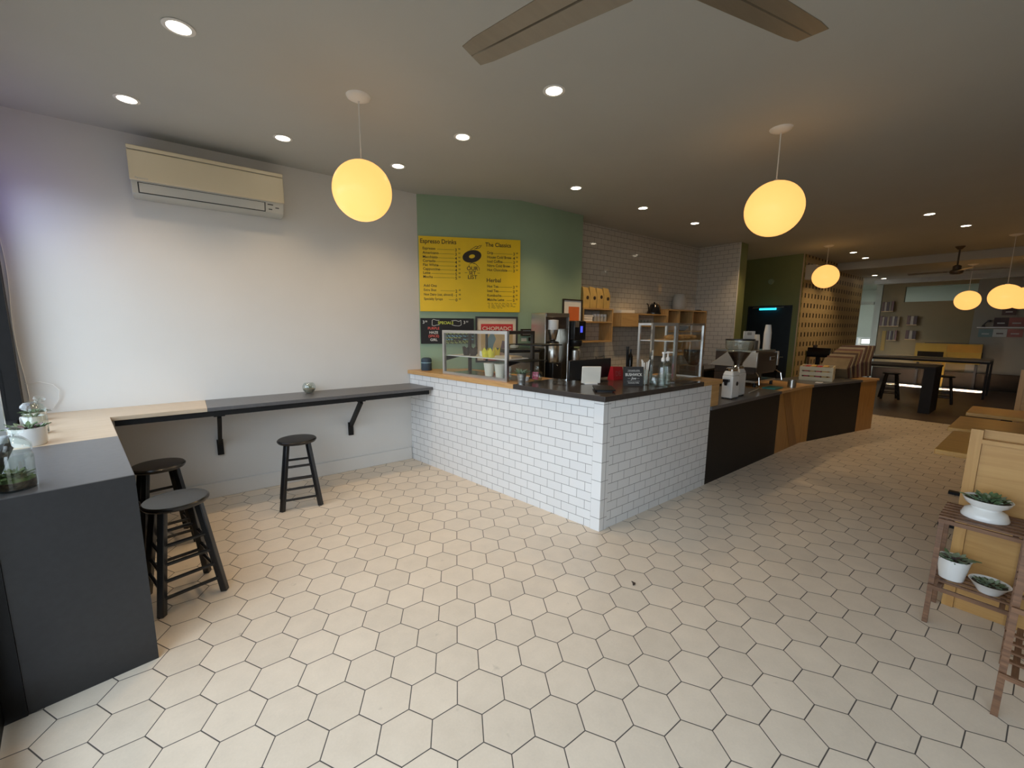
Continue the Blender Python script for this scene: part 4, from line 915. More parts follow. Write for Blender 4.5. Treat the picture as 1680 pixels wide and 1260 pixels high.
# ================================================================ SHELVES ON THE TILED WALL
def frame_shelf(name, lab, x0, x1, z0, z1, d, mids=(), back=False, th=.02, yw=4.362, posts=(), fronts=()):
    t = thing(name, lab, 'shelf', ((x0+x1)/2, yw, z0)); y0 = yw-d
    MB().b2((x0,y0,z1-th),(x1,yw,z1)).build('top_board','shelf_wood',t)
    MB().b2((x0,y0,z0),(x1,yw,z0+th)).build('bottom_board','shelf_wood',t)
    for xx in (x0, x1-th): MB().b2((xx,y0,z0+th),(xx+th,yw,z1-th)).build('side_board','shelf_wood',t,axis='Z')
    for z in mids: MB().b2((x0+th,y0+.004,z-th/2),(x1-th,yw,z+th/2)).build('shelf_board','shelf_wood',t)
    for xx in posts: MB().b2((xx-th/2,y0+.004,z0+th),(xx+th/2,yw,z1-th)).build('divider','shelf_wood',t,axis='Z')
    for a, b in fronts: MB().b2((a,y0-.0005,z0+.001),(b,y0+.012,z1-.001)).build('front_panel','shelf_wood',t)
    return t
frame_shelf('wall_shelf','oak box shelf on tiled wall carrying paper coffee bags and a white row of jars',4.50,5.165,1.40,1.895,.25,(1.695,))
for k in range(4):
    xx = 4.525+k*.150
    t = thing('coffee_bag',('kraft coffee bag at the left end of the four on top of the shelf','second kraft coffee bag from left on top of the shelf','third kraft coffee bag from left on top of the shelf','kraft coffee bag at the right end of the four on top of the shelf')[k],'bag',(xx+.07,4.22,1.8955),'kraft coffee bags')
    w, h = .138, .30+.008*(k % 2); y0 = 4.145; z0 = 1.8955
    m = MB(); P = [(0,.0,0),(w,.0,0),(w,.085,0),(0,.085,0),(-.002,-.008,.6*h),(w+.002,-.008,.6*h),(w,.09,.6*h),(0,.09,.6*h),(.008,.015,.93*h),(w-.01,.018,.90*h),(w-.01,.06,.90*h),(.008,.058,.93*h),(.01,.03,h),(w-.012,.032,h*.97),(w-.012,.045,h*.97),(.01,.044,h)]
    m.poly([(xx+a,y0+b,z0+c_) for a,b,c_ in P], [(3,2,1,0),(12,13,14,15)]+[(4*r+i,4*r+(i+1)%4,4*r+4+(i+1)%4,4*r+4+i) for r in range(3) for i in range(4)]); m.build('paper_bag','brown_paper',t,bevel=.006)
    m = MB(); m.rod((xx+.085,y0-.006,z0+.145+.02*(k==2)),(xx+.085,y0-.0105,z0+.145+.02*(k==2)),.026,n=20); m.build('sticker','dark_paper',t)
for k in range(3):
    tag(MB().b2((4.53,4.16,1.7055+k*.033),(4.76+.02*(k==2),4.34,1.7055+k*.033+.028)).build('white_box','paper_white',bevel=.002),('lowest flat white box in the stack inside the wall shelf','middle flat white box in the stack inside the wall shelf','topmost flat white box in the stack inside the wall shelf')[k],'box','flat white boxes')
for k in range(4):
    t = thing('storage_jar',('jar nearest the white boxes in the wall shelf','second jar from the white boxes in the wall shelf','third jar from the white boxes in the wall shelf','jar at the right end of the row in the wall shelf')[k],'jar',(4.845+k*.075,4.2,1.7055),'jars in the wall shelf'); c = (4.845+k*.075,4.20,1.7055)
    MB().lathe([(0,0),(.030,0),(.032,.005),(.032,.075),(0,.075)],c,20).build('jar_body','canvas_grey',t); MB().lathe([(0,.0755),(.033,.0755),(.033,.108),(0,.11)],c,20).build('lid','white_paint',t)
frame_shelf('wall_shelf','low oak box shelf with a closed left front, holding kettle on tiled wall',5.37,6.62,1.632,1.843,.25,(),False,.02,4.362,(5.80,),((5.391,5.79),))
frame_shelf('wall_shelf','tall oak shelf unit at the tiled corner behind the glass case',6.63,7.955,1.12,1.935,.25,(1.55,),False,.022,4.362,(7.02,7.47))
MB_ = MB().b2((5.41,4.15,1.8435),(5.75,4.34,1.89)); tag(MB_.build('napkin_pack','paper_white',bevel=.004),'flat white paper pack lying on the low oak shelf','pack')
t = thing('gooseneck_kettle','black gooseneck kettle on the low oak shelf','kettle',(6.38,4.22,1.8435)); c = (6.38,4.22,1.8435)
MB().lathe([(0,0),(.115,0),(.118,.01),(.10,.07),(.07,.155),(.066,.16),(0,.165)],c,32).build('kettle_body','black_gloss',t)
MB().lathe([(0,.1655),(.06,.166),(.05,.178),(.012,.182),(.016,.20),(0,.205)],c,24).build('lid','black_gloss',t)
m = MB(); m.tube([Vector(c)+Vector(p) for p in ((-.105,0,.03),(-.15,0,.05),(-.165,0,.10),(-.175,0,.155),(-.21,0,.17))],.009); m.build('spout','black_gloss',t)
m = MB(); m.tube([Vector(c)+Vector(p) for p in ((.06,0,.15),(.12,0,.165),(.165,0,.13),(.19,0,.06))],.011); m.build('handle','oak_dark',t)
lathe_thing('stone_vase','pale grey stone vase on top of tall oak shelf at tiled corner','vase',(7.17,4.23,1.9355),[(0,0),(.09,0),(.115,.03),(.12,.16),(.105,.24),(.09,.28),(.085,.275),(.10,.235),(.112,.16),(0,.15)],'stone_vase')
t = tag(MB().lathe([(0,0),(.08,.0),(.14,.05),(.15,.09),(.142,.09),(.13,.05),(0,.02)],(7.24,4.23,1.5605),28).build('serving_bowl','frame_dark'),'dark wooden bowl inside the tall oak shelf behind glass case','bowl')
tag(MB().lathe([(0,0),(.05,.0),(.06,.012),(.03,.022),(0,.024)],(7.80,4.2,1.9355),18).build('incense_dish','machine_brown'),'tiny dark dish on the right end of tall oak shelf','dish')
for k in range(5):
    tag(MB().lathe([(0,0),(.03,0),(.036,.09),(.033,.09),(.027,.006),(0,.006)],(5.88+k*.085,4.2,1.6525),18).build('shelf_glass','glass'),('glass nearest the closed end in the low oak shelf','second glass from the closed end in low oak shelf','middle glass of five in the low oak shelf','second glass from the kettle end in low oak shelf','glass at the kettle end in low oak shelf')[k],'glass','glasses in the low oak shelf')

# ================================================================ THINGS ON THE LOW BAR COUNTER
def grinder(x, y, lab, w, d, h, hop, mat, disc):
    t = thing('espresso_grinder', lab, 'grinder', (x,y,LOW), 'white espresso grinders')
    m = MB(); m.prism([(x-w/2,y-d/2),(x+w/2,y-d/2),(x+w/2,y+d/2),(x-w/2,y+d/2)], LOW+.012, LOW+h-.05); 
    m.poly([(x-w/2,y-d/2,LOW+h-.0495),(x+w/2,y-d/2,LOW+h-.0495),(x+w/2,y+d/2,LOW+h-.0495),(x-w/2,y+d/2,LOW+h-.0495),(x-w*.36,y-d*.36,LOW+h),(x+w*.36,y-d*.36,LOW+h),(x+w*.36,y+d*.4,LOW+h),(x-w*.36,y+d*.4,LOW+h)],[(3,2,1,0),(4,5,6,7),(0,1,5,4),(1,2,6,5),(2,3,7,6),(3,0,4,7)]); m.build('body', mat, t, bevel=.012, seg=3)
    m = MB(); 
    for a in (-1,1):
        for b in (-1,1): m.rod((x+a*w*.38,y+b*d*.38,LOW+.0005),(x+a*w*.38,y+b*d*.38,LOW+.012),.012)
    m.build('feet','black_plastic',t)
    MB().lathe([(0,LOW+h+.0005),(.06,LOW+h+.0005),(.062,LOW+h+.02),(.05,LOW+h+.034),(0,LOW+h+.034)],(x,y,0),24).build('collar','chrome',t)
    zc = LOW+h+.035
    if hop:
        MB().lathe([(.048,zc),(.05,zc+.03),(hop,zc+.20),(hop,zc+.29),(hop-.004,zc+.29),(hop-.004,zc+.20),(.046,zc+.03),(.044,zc)],(x,y,0),32).build('hopper','glass',t)
        MB().lathe([(0,zc+.001),(.042,zc+.001),(.045,zc+.03),(hop*.78,zc+.15),(0,zc+.165)],(x,y,0),28).build('beans','beans',t)
        MB().lathe([(0,zc+.2905),(hop+.005,zc+.2905),(hop+.005,zc+.305),(0,zc+.31)],(x,y,0),32).build('hopper_lid','black_plastic',t)
    if disc:
        m = MB(); m.rod((x-w/2-.0005 if disc < 0 else x+w*.1,y-d/2-.004,LOW+h*.55),(x-w/2 if disc < 0 else x+w*.1,y-d/2+.001,LOW+h*.55),.024,n=24); m.build('round_badge','black_plastic',t)
    m = MB(); m.b2((x-w/2-.045,y-.03,LOW+h*.62),(x-w/2-.0005,y+.03,LOW+h*.72)); m.rod((x-w/2-.03,y,LOW+h*.62),(x-w/2-.03,y,LOW+h*.5),.02,.014); m.build('dosing_spout','black_plastic',t)
    return t
grinder(4.86,2.175,'white espresso grinder nearest the tiled counter with round black badge',.18,.12,.315,0,'white_gloss',1)
grinder(5.12,2.225,'white espresso grinder with tall clear bean hopper beside the espresso machine',.17,.13,.325,.15,'white_gloss',0)
t = thing('espresso_grinder','dark grinder with black hopper behind the two white grinders','grinder',(4.75,2.58,LOW),'dark grinders')
MB().b2((4.66,2.48,LOW+.002),(4.84,2.70,LOW+.36)).build('body','black_plastic',t,bevel=.012)
MB().lathe([(0,LOW+.361),(.05,LOW+.361),(.11,LOW+.46),(.11,LOW+.54),(0,LOW+.545)],(4.75,2.58,0),24).build('hopper','black_gloss',t)
t = thing('espresso_machine','wide espresso machine with dark back panel and steel side cheeks','espresso machine',(6.0,2.5,LOW))
x0,x1,y0,y1 = 5.92,6.62,2.36,2.92
m = MB(); m.b2((x0+.06,y0+.02,1.005),(x1,y1,1.30)); m.b2((x0+.06,y0+.18,LOW+.05),(x1,y1,1.004)); m.build('body','machine_brown',t,bevel=.008)
m = MB(); m.b2((x0+.06,y0-.001,1.03),(x1-.01,y0+.019,1.285)); m.build('back_panel','machine_brown',t,bevel=.004)
m = MB(); m.b2((6.38,y0-.006,1.18),(6.53,y0-.0015,1.235)); m.build('badge','alu',t)
m = MB(); m.b2((6.39,y0-.0085,1.188),(6.52,y0-.0065,1.227)); m.build('badge_face','machine_brown',t)
for xc in (x0+.02,x1+.001):
    m = MB(); m.sweep([(y0-.01,1.10),(y0-.01,1.30),(y1-.20,1.315),(y1+.06,1.10)],(xc,0,0),(0,1,0),(0,0,1),(.0385,0,0)); m.build('side_cheek','cheek_white',t,bevel=.006)
m = MB(); m.b2((x0+.06,y0+.03,1.3005),(x1,y1,1.325)); m.b2((x0+.06,y0+.0,LOW+.062),(x1,y0+.179,LOW+.09)); m.build('cup_rail','steel',t)
m = MB()
for a in (x0+.10,x1-.05):
    for b in (y0+.03,y1-.03): m.rod((a,b,LOW+.0005),(a,b,LOW+.061),.02)
m.build('feet','black_plastic',t)
m = MB(); m.tube([(x0+.03,y0-.01,1.04),(x0+.0,y0-.06,.98),(x0+.0,y0-.07,.88)],.007); m.tube([(x1-.03,y0-.01,1.04),(x1+.01,y0-.06,1.0),(x1+.01,y0-.08,.90)],.007); m.build('steam_wand','chrome',t)
m = MB(); m.tube([(x0+.14,y0+.10,LOW+.06),(x0+.10,y0-.02,LOW+.012),(x0-.02,y0-.08,LOW+.008),(x0-.50,y0-.16,LOW+.009)],.008); m.build('hose','alu',t)
t = thing('plastic_tub','square grey tub standing on the espresso machine','tub',(5.72,2.5,1.326))
m = MB(); m.poly([(5.99,2.50,1.3265),(6.11,2.50,1.3265),(6.11,2.76,1.3265),(5.99,2.76,1.3265),(5.97,2.47,1.445),(6.13,2.47,1.445),(6.13,2.79,1.445),(5.97,2.79,1.445)],[(3,2,1,0),(4,5,6,7),(0,1,5,4),(1,2,6,5),(2,3,7,6),(3,0,4,7)]); m.build('tub','stone_vase',t,bevel=.006)
t = thing('black_box','black box on the espresso machine beside the paper cups','box',(6.25,2.6,1.326)); MB().b2((6.15,2.52,1.3265),(6.36,2.70,1.45)).build('box_body','black_plastic',t,bevel=.004)
t = thing('price_card','white card sign standing on black box over the espresso machine','sign',(6.24,2.60,1.4505)); m = MB(); m.box((6.24,2.60,1.515),(.20,.008,.128),rz=-.35); m.build('card','paper_white',t); m = MB(); m.box((6.2385,2.5954,1.543),(.075,.0008,.04),rz=-.35); m.build('printed_mark','canvas_grey',t)
for k in range(2):
    c = (6.46,2.45,1.326) if k == 0 else (6.44,2.58,1.326)
    n = 19 if k == 0 else 8
    pr = [(0,.0005),(.047,.0005)]
    for i in range(n): pr += [(.0478,.0125*i+.003),(.047,.0125*i+.006),(.0458,.0125*i+.0124)]
    pr += [(.034,.0125*n+.105),(0,.0125*n+.105)]
    tag(MB().lathe(pr, c, 24).build('paper_cup_stack', 'paper_white' if k == 0 else 'cream_paper'), ('tall stack of white paper cups on the espresso machine','shorter stack of cream paper cups beside the tall stack')[k], 'cups', 'paper cup stacks')
t = tag(MB().b2((5.98,2.12,LOW+.0005),(6.25,2.28,LOW+.02)).build('bar_towel','teal',bevel=.008),'folded teal cloth on the low counter in front of espresso machine','towel')
t = tag(MB().lathe([(0,0),(.045,0),(.05,.005),(.05,.10),(.047,.10),(.044,.006),(0,.006)],(6.42,2.08,LOW),22).build('milk_pitcher','steel'),'steel pitcher on the low counter right of the teal cloth','pitcher')
# white slatted crate
t = thing('slatted_crate','white slatted wooden crate on the low bar counter','crate',(7.78,2.14,LOW))
ang = math.atan2(-.405,.082); U = Vector((.082,-.405,0)).normalized(); V_ = Vector((-U.y,U.x,0)); o = Vector((7.499,2.347,LOW))
def cb(mb, a0,a1,b0,b1,z0,z1):
    P = [o+U*a0+V_*b0+Zv*z0,o+U*a1+V_*b0+Zv*z0,o+U*a1+V_*b1+Zv*z0,o+U*a0+V_*b1+Zv*z0]; P += [p+Zv*(z1-z0) for p in P]
    return mb.poly(P,[(3,2,1,0),(4,5,6,7),(0,1,5,4),(1,2,6,5),(2,3,7,6),(3,0,4,7)])
La, Lb, Hc = .413, .50, .215
for b in (0, Lb-.015):
    for z in (.001,.08,.155): cb(MB(),.0,La,b,b+.012,z,z+.058).build('slat','crate_wood',t)
for a in (.002, La-.018): cb(MB(),a,a+.016,.0125,Lb-.0155,.001,Hc).build('end_board','crate_wood',t)
for a in (.0185,La-.0345):
    for b in (.0125,Lb-.0275): cb(MB(),a,a+.015,b,b+.012,.001,Hc).build('corner_post','crate_wood',t)
cb(MB(),.02,La-.02,.03,Lb-.03,.001,.010).build('bottom_board','crate_wood',t)
m = MB(); e = o+U*(La-.0015)+V_*.25+Zv*.12; m.rod(e, e+U*.002, .028, n=16); m.build('printed_mark','machine_brown',t)
for k in range(4):
    cb(MB(),.05+.075*k,.11+.075*k,.06,.42,.012,.205+.012*(k % 2)).build('packet','brown_paper' if k % 2 else 'red')

    ob = [x for x in C.objects if x.name.startswith('packet') and 'label' not in x][0]
    tag(ob,('red packet nearest the slotted wall inside the white crate','brown packet second from the slotted wall inside white crate','red packet third from the slotted wall inside white crate','brown packet nearest the front panels inside white crate')[k],'packet','packets in the crate')
# nested bent panels in a wire rack
t = thing('panel_rack','wire rack under the row of bent striped panels on low counter','rack',(8.55,2.1,LOW))
m = MB()
for b in (1.93,2.20): m.tube([(8.14,b,LOW+.0065),(9.02,b-.06,LOW+.0065),(9.06,b-.06,LOW+.12)],.005)
for xx in (8.2,8.6,9.0): m.tube([(xx,1.86,LOW+.0065),(xx,2.24,LOW+.0065)],.005)
m.build('wire_frame','chrome',t)
for k in range(12):
    x = 8.24+k*.066; zb = LOW+.013; th = .034; yn = 1.92-.012*k; w = .34
    hk = .62+.38*min(1,k/7); prof = [(0,0),(-.10,.24*hk),(.06,.50*hk),(.06+th,.49*hk),(-.10+th+.01,.24*hk),(th,0)]
    m = MB(); m.sweep(prof, (x,yn,zb), (1,0,0), (0,0,1), (0,w,0))
    tag(m.build('bent_panel','sleeve%d' % (k % 8),bevel=.004),'bent striped brown panel nested in the wire rack on the low counter','panel','panels in the wire rack')
t = thing('beer_tap','chrome beer tap tower behind the white slatted crate','tap',(8.75,2.64,LOW)); c = (8.75,2.64,LOW)
MB().lathe([(0,.0005),(.06,.0005),(.06,.015),(.035,.02),(.033,.36),(.04,.37),(.04,.40),(0,.405)],c,24).build('tower','chrome',t)
for k in (-1,0,1):
    m = MB(); m.rod((c[0]+.03*k,c[1]-.03,LOW+.36),(c[0]+.05*k,c[1]-.09,LOW+.35),.010); m.build('spout','chrome',t)
    m = MB(); m.rod((c[0]+.05*k,c[1]-.085,LOW+.365),(c[0]+.065*k,c[1]-.10,LOW+.50),.011,.017); m.build('tap_handle','machine_brown',t)
t = thing('till_screen','small black till screen behind the white crate','monitor',(8.35,2.42,LOW))
m = MB(); m.box((8.50,2.41,1.215),(.02,.36,.16),rz=-.25); m.build('screen','screen_off',t,bevel=.004)
m = MB(); m.box((8.53,2.42,LOW+.16),(.03,.06,.30),rz=-.25); m.box((8.54,2.42,LOW+.006),(.16,.20,.011),rz=-.25); m.build('stand','black_plastic',t)
t = thing('counter_fridge','black box cooler behind low counter under the green wall','cooler',(7.75,2.9,0)); MB().b2((7.45,2.86,.001),(8.1,3.35,1.10)).build('cabinet','black_panel',t,bevel=.008); MB().b2((7.44,2.855,1.101),(8.11,3.355,1.125)).build('top','charcoal_top',t); MB().b2((7.50,2.852,.12),(8.05,2.8595,1.05)).build('door','black_gloss',t)
tag(MB().b2((7.25,1.98,LOW+.0005),(7.33,2.06,LOW+.014)).build('sponge','white_paint',bevel=.004),'small white block on the oak top left of the crate','block')

# ---- hall door things
t = thing('light_tube','cyan glowing light tube over the dark door','light',(10.18,3.9,2.03)); MB().rod((10.17,3.74,2.03),(10.17,4.07,2.03),.022,n=12).build('tube','cyan_tube',t); m = MB(); m.b2((10.186,3.60,2.05),(10.1995,4.22,2.075)); m.b2((10.171,3.76,2.052),(10.1995,3.80,2.06)); m.b2((10.171,4.0,2.052),(10.1995,4.04,2.06)); m.build('mount_rail','alu',t)
t = thing('smoke_detector','round grey detector on the green wall above the dark door','detector',(10.18,3.9,2.6)); m = MB(); m.rod((10.199,3.90,2.62),(10.165,3.90,2.62),.062,.05,24); m.build('housing','sage',t); m = MB(); m.rod((10.1645,3.90,2.62),(10.155,3.90,2.62),.03,.025,16); m.build('sensor_cap','sage',t)

# ================================================================ PLANTS ON THE WINDOW BAR
def glass_jar(name, lab, c, r, h, tilt_lid, plants):
    t = thing(name, lab, 'terrarium', c, None)
    MB().lathe([(0,.001),(r*.96,.001),(r,.008),(r,h*.72),(r*.93,h*.80),(r*.90,h*.80),(r*.965,h*.71),(r*.965,.012),(0,.008)], c, 40).build('jar','glass',t)
    Ml = Matrix.Rotation(tilt_lid, 3, 'Y') @ Matrix.Rotation(tilt_lid*.3, 3, 'X')
    cl = Vector(c)+Zv*(h*.80+.004+abs(tilt_lid)*r*.9)
    MB().lathe([(r*.97,0),(r*.99,.006),(r*.9,.03),(r*.5,.05),(.016,.056),(.014,.066),(.026,.075),(.026,.088),(0,.094),(0,.088),(.010,.08),(0,.05),(r*.5,.045),(r*.86,.027),(r*.94,.004)], cl, 36, M=Ml).build('lid','glass',t)
    MB().lathe([(0,.0095),(r*.95,.0095),(r*.95,h*.20),(0,h*.22)], c, 30).build('soil','soil_brown',t)
    MB().lathe([(0,h*.15),(r*.93,h*.205),(r*.7,h*.29),(r*.3,h*.33),(0,h*.33)], c, 26).build('moss_bed','moss',t)
    for i, (mat, n, L, w, up) in enumerate(plants):
        m = MB(); leafy(m, (c[0],c[1],c[2]+h*.24), n, L, w, r*.42, up, seed=31+i+n); m.build('foliage', mat, t)
    return t
p = S(-.225,2.64,BAR)
glass_jar('terrarium_jar','large lidded glass jar of moss on the charcoal end of the window bar',p,.064,.19,.30,[('moss',60,.055,.016,(.2,1.2)),('leaf_grey',8,.05,.02,(.8,1.6)),('leaf',30,.06,.008,(.4,1.8))])
p = S(-.225,3.56,BAR)
pot_plant('potted_plant','cream round pot of mixed succulents on the window bar behind large jar',p,[(0,0),(.064,0),(.070,.01),(.077,.105),(.073,.105),(.065,.012),(0,.012)],'white_gloss',.072,.092,[('leaf',40,.06,.018,.06,(.3,1.2)),('leaf_purple',26,.05,.02,.05,(.3,1.0)),('leaf_grey',22,.055,.016,.06,(.3,1.5))])
p = S(-.215,3.90,BAR)
glass_jar('terrarium_jar','small lidded glass jar with tipped lid on pale wood of the window bar',p,.06,.15,.5,[('leaf',14,.05,.012,(.4,1.2)),('leaf_purple',10,.04,.016,(.3,1.0))])
p = S(-.235,4.2,BAR)
pot_plant('potted_plant','small white cup of leaves between tipped jar and farthest bowl on window bar',p,pot_prof(.04,.052,.07),'white_gloss',.046,.062,[('leaf_grey',22,.05,.016,.02,(.3,1.4))])
p = S(-.235,4.44,BAR)
pot_plant('potted_plant','white bowl of green succulents farthest along the window bar by the wall',p,pot_prof(.046,.058,.062),'white_gloss',.052,.054,[('leaf',46,.055,.014,.045,(.3,1.2)),('leaf_grey',20,.05,.014,.04,(.5,1.6))])
t = thing('glass_terrarium','round glass bowl terrarium with pebbles on the wall bar above the lone stool','terrarium',(.945,4.56,BAR)); c = Vector((.945,4.56,BAR))
r = .062; pr = [(0,.001),(.035,.001)]+[(r*math.cos(a), .058+r*math.sin(a)) for a in [(-60+i*12)*PI/180 for i in range(0,10)]]
pr += [(a-.003,b) for a,b in reversed(pr[2:])]+[(.03,.008),(0,.008)]
MB().lathe(pr,c,32).build('bowl','glass',t)
MB().lathe([(0,.0095),(.034,.0095),(.050,.03),(.055,.045),(.03,.052),(0,.054)],c,24).build('pebbles','pebble',t)
m = MB(); leafy(m,(c.x,c.y,c.z+.045),22,.042,.012,.022,(.4,1.8),seed=5); m.build('foliage','leaf_grey',t)
# white cables down the corner
t = thing('cable','thin white cable hanging down the corner beside the shop window','cable',(CP.x+.05,WALLY-.01,1.0))
pts = [Vector((CP.x+.018+.008*math.sin(z*7)+.012*max(0,math.sin(z*2.3)), WALLY-.006, z)) for z in [2.25-.06*i for i in range(22)]]
MB().tube(pts,.0035,6).build('cable_run','white_paint',t)
MB().tube([Vector((CP.x+.02,WALLY-.006,1.18)),Vector((CP.x+.10,WALLY-.02,1.19)),Vector((CP.x+.17,WALLY-.03,1.165)),Vector((CP.x+.20,WALLY-.03,1.12)),Vector((CP.x+.19,WALLY-.02,1.05)),Vector((CP.x+.15,WALLY-.02,.98))],.003,6).build('cable_loop','white_paint',t)

# ================================================================ RIGHT SIDE: BOOTH, TABLES, PLANT RACKS
def booth_back(x, yl, yr, h, lab):
    t = thing('booth_back', lab, 'booth', (x,(yl+yr)/2,0))
    MB().b2((x,yr,.001),(x+.03,yl-.048,h-.075)).build('panel','birch',t,axis=None)
    MB().b2((x-.012,yl-.047,.001),(x+.05,yl,h-.0005)).build('post','birch',t,axis='Z')
    MB().b2((x-.03,yr,h-.072),(x+.06,yl-.0475,h-.05)).build('ledge','birch',t)
    MB().b2((x+.02,yr,h-.0495),(x+.06,yl-.0475,h)).build('top_rail','birch',t)
    MB().b2((x+.032,yr,.40),(x+.50,yl-.05,.44)).build('bench_seat','birch',t)
    MB().b2((x+.40,yr,.001),(x+.43,yl-.08,.3995)).build('bench_front','birch',t)
    return t
booth_back(3.467,.225,-1.75,1.075,'light wood booth back panel behind the plant rack')
booth_back(8.60,.22,-1.75,1.10,'far light wood booth back at the right edge before the rear room')
def cafe_table(x0, x1, y1, z, lab):
    t = thing('cafe_table', lab, 'table', ((x0+x1)/2, -.3, 0), 'light wood tables along the booths')
    MB().b2((x0,-1.2,z-.038),(x1,y1,z)).build('tabletop','oak_light',t,bevel=.004,axis='Y')
    xm = (x0+x1)/2
    for yy in (y1-.28,-.95):
        m = MB(); m.b2((xm-.04,yy-.04,.03),(xm+.04,yy+.04,z-.0385)); m.build('leg','black_steel',t)
        m = MB(); m.b2((xm-.26,yy-.03,.001),(xm+.26,yy+.03,.029)); m.build('foot','black_steel',t)
    m = MB(); m.b2((xm-.03,y1-.36,.001),(xm+.03,y1-.04,.0285)); m.build('foot','black_steel',t)
    return t
wood('oak_light', (.58,.32,.075), (.47,.24,.052), .28)  # extra gold in the colour stands in for lamp sheen
cafe_table(4.43,5.38,.455,.73,'light wood table nearest behind the first booth back')
cafe_table(5.52,6.34,.505,.73,'middle light wood table of three beside the booths')
cafe_table(6.68,7.30,.495,.73,'farthest light wood table of three beside the booths')
def plant_rack(x0, x1, y1, y0, tiers, lab, grp='slatted plant racks'):
    t = thing('plant_rack', lab, 'plant stand', ((x0+x1)/2,(y0+y1)/2,0), grp)
    ht = tiers[-1]
    for xx, top in ((x0+.012, ht), (x1-.012, ht)):
        for yy in (y1-.012, y0+.012): MB().bar((xx,yy,.0005),(xx+(.03 if xx < (x0+x1)/2 else 0),yy,top-.012),.020,.022,(0,1,0)).build('leg','rack_wood',t)
    for z in tiers:
        n = 6
        for i in range(n):
            xx = x0+.02+(x1-x0-.04)*i/(n-1)
            if i in (0, n-1) and z != ht: continue
            MB().b2((xx-.0115,y0,z-.010),(xx+.0115,y1,z)).build('slat','rack_wood',t)
        for yy in (y1-.045,y0+.045): MB().b2((x0,yy-.010,z-.034),(x1,yy+.010,z-.0125)).build('bearer','rack_wood',t)
        MB().b2((x0-.006,y0+.002,z-.035),(x0+.006,y1-.002,z-.014)).build('front_rail','rack_wood',t)
    return t
plant_rack(3.15,3.455,.268,-.045,(.245,.63),'two-tier brown slatted plant rack in front of the booth back')
plant_rack(2.59,3.06,-.022,-.55,(.22,.52,.85),'three-tier brown slatted plant rack cut off by the right edge of the view')
def tilt(c, prof): return prof
c = Vector((3.31,.115,.6305))
pot_plant('potted_plant','white pedestal bowl of succulents on the upper tier of plant rack',c,[(0,0),(.088,0),(.090,.008),(.078,.038),(.056,.052),(.056,.060),(.080,.078),(.093,.105),(.088,.105),(.074,.08),(.05,.066),(0,.066)],'white_gloss',.086,.096,[('leaf',44,.055,.020,.065,(.4,1.4)),('leaf_grey',26,.05,.022,.06,(.4,1.2))])
c = Vector((3.30,.195,.2455))
pot_plant('potted_plant','white tapered pot with trailing succulent at left on the lower rack tier',c,pot_prof(.050,.068,.118),'white_gloss',.062,.108,[('leaf_grey',30,.055,.020,.045,(.2,1.0)),('leaf',20,.06,.02,.05,(.1,.8)),('leaf_purple',8,.05,.018,.03,(.3,1.0))])
c = Vector((3.27,.055,.2455))
pot_plant('potted_plant','shallow white bowl of small succulents at right on lower rack tier',c,pot_prof(.04,.076,.055),'white_gloss',.068,.046,[('leaf_grey',36,.035,.014,.045,(.3,1.0)),('leaf',22,.035,.013,.04,(.3,1.0))])

# ================================================================ REAR ROOM
t = thing('bar_table','far long high table with black metal frame, rear of the two','table',(15,2,0))
MB().b2((14.52,.84,.865),(15.45,3.15,.90)).build('tabletop','table_top',t,bevel=.003)
m = MB()
for xx in (14.52,15.41):
    m.b2((xx,.84,.825),(xx+.04,3.15,.8645))
m.b2((14.561,.84,.825),(15.409,.88,.8645)); m.b2((14.561,3.11,.825),(15.409,3.15,.8645)); m.build('frame_rail','black_steel',t)
for xx in (13.55+.97,15.41):
    for yy in (.84,3.11): MB().b2((xx,yy,.001),(xx+.04,yy+.04,.8245)).build('leg','black_steel',t)
t = thing('bar_table','far dark high table with solid end panel, nearer of the two','table',(11.6,2,0))
MB().b2((11.15,1.30,.865),(12.05,3.1,.905)).build('tabletop','black_panel',t,bevel=.003)

MB().b2((11.18,1.30,.001),(11.95,1.46,.8645)).build('end_panel','black_panel',t)
MB().b2((11.5,2.95,.001),(11.7,3.05,.8645)).build('leg','black_steel',t)
t = thing('cubby_cabinet','yellow cabinet with two open cubbies in front of far wall','cabinet',(16.7,1.8,.6))
Y0,Y1 = 1.14,2.43; X0,X1 = 16.71,16.925
MB().b2((X0,Y0,1.19),(X1,Y1,1.215)).build('top_board','yellow_cabinet',t)
MB().b2((X0,Y0,.985),(X0+.02,1.795,1.1895)).build('drawer_front','yellow_cabinet_deep',t)
MB().b2((X0,1.80,.985),(X0+.02,Y1,1.1895)).build('drawer_front','yellow_cabinet',t)
for yy in (Y0,1.78,Y1-.06): MB().b2((X0,yy,.70),(X0+.03,yy+.06,.9845)).build('post','yellow_cabinet',t)
MB().b2((X0+.03,Y0,.70),(X0+.06,1.80,.9845)).build('side_panel','yellow_cabinet',t)
MB().b2((X0+.17,Y0,.70),(X1,Y1,.9845)).build('back_panel','dark_dado',t); MB().b2((X0,Y0,.68),(X1,Y1,.6995)).build('bottom_board','yellow_cabinet',t)
MB().b2((X0+.02,1.78,.001),(X0+.08,1.84,.6795)).build('leg','yellow_cabinet',t); MB().b2((X1-.05,Y0+.05,.001),(X1,Y0+.1,.6795)).build('leg','black_steel',t); MB().b2((X1-.05,Y1-.1,.001),(X1,Y1-.05,.6795)).build('leg','black_steel',t)
m = MB(); m.b2((X0+.03,1.4,1.2155),(X0+.19,2.25,1.235)); tag(m.build('dark_runner','frame_dark'),'dark flat pile lying on top of the yellow cabinet','pile')
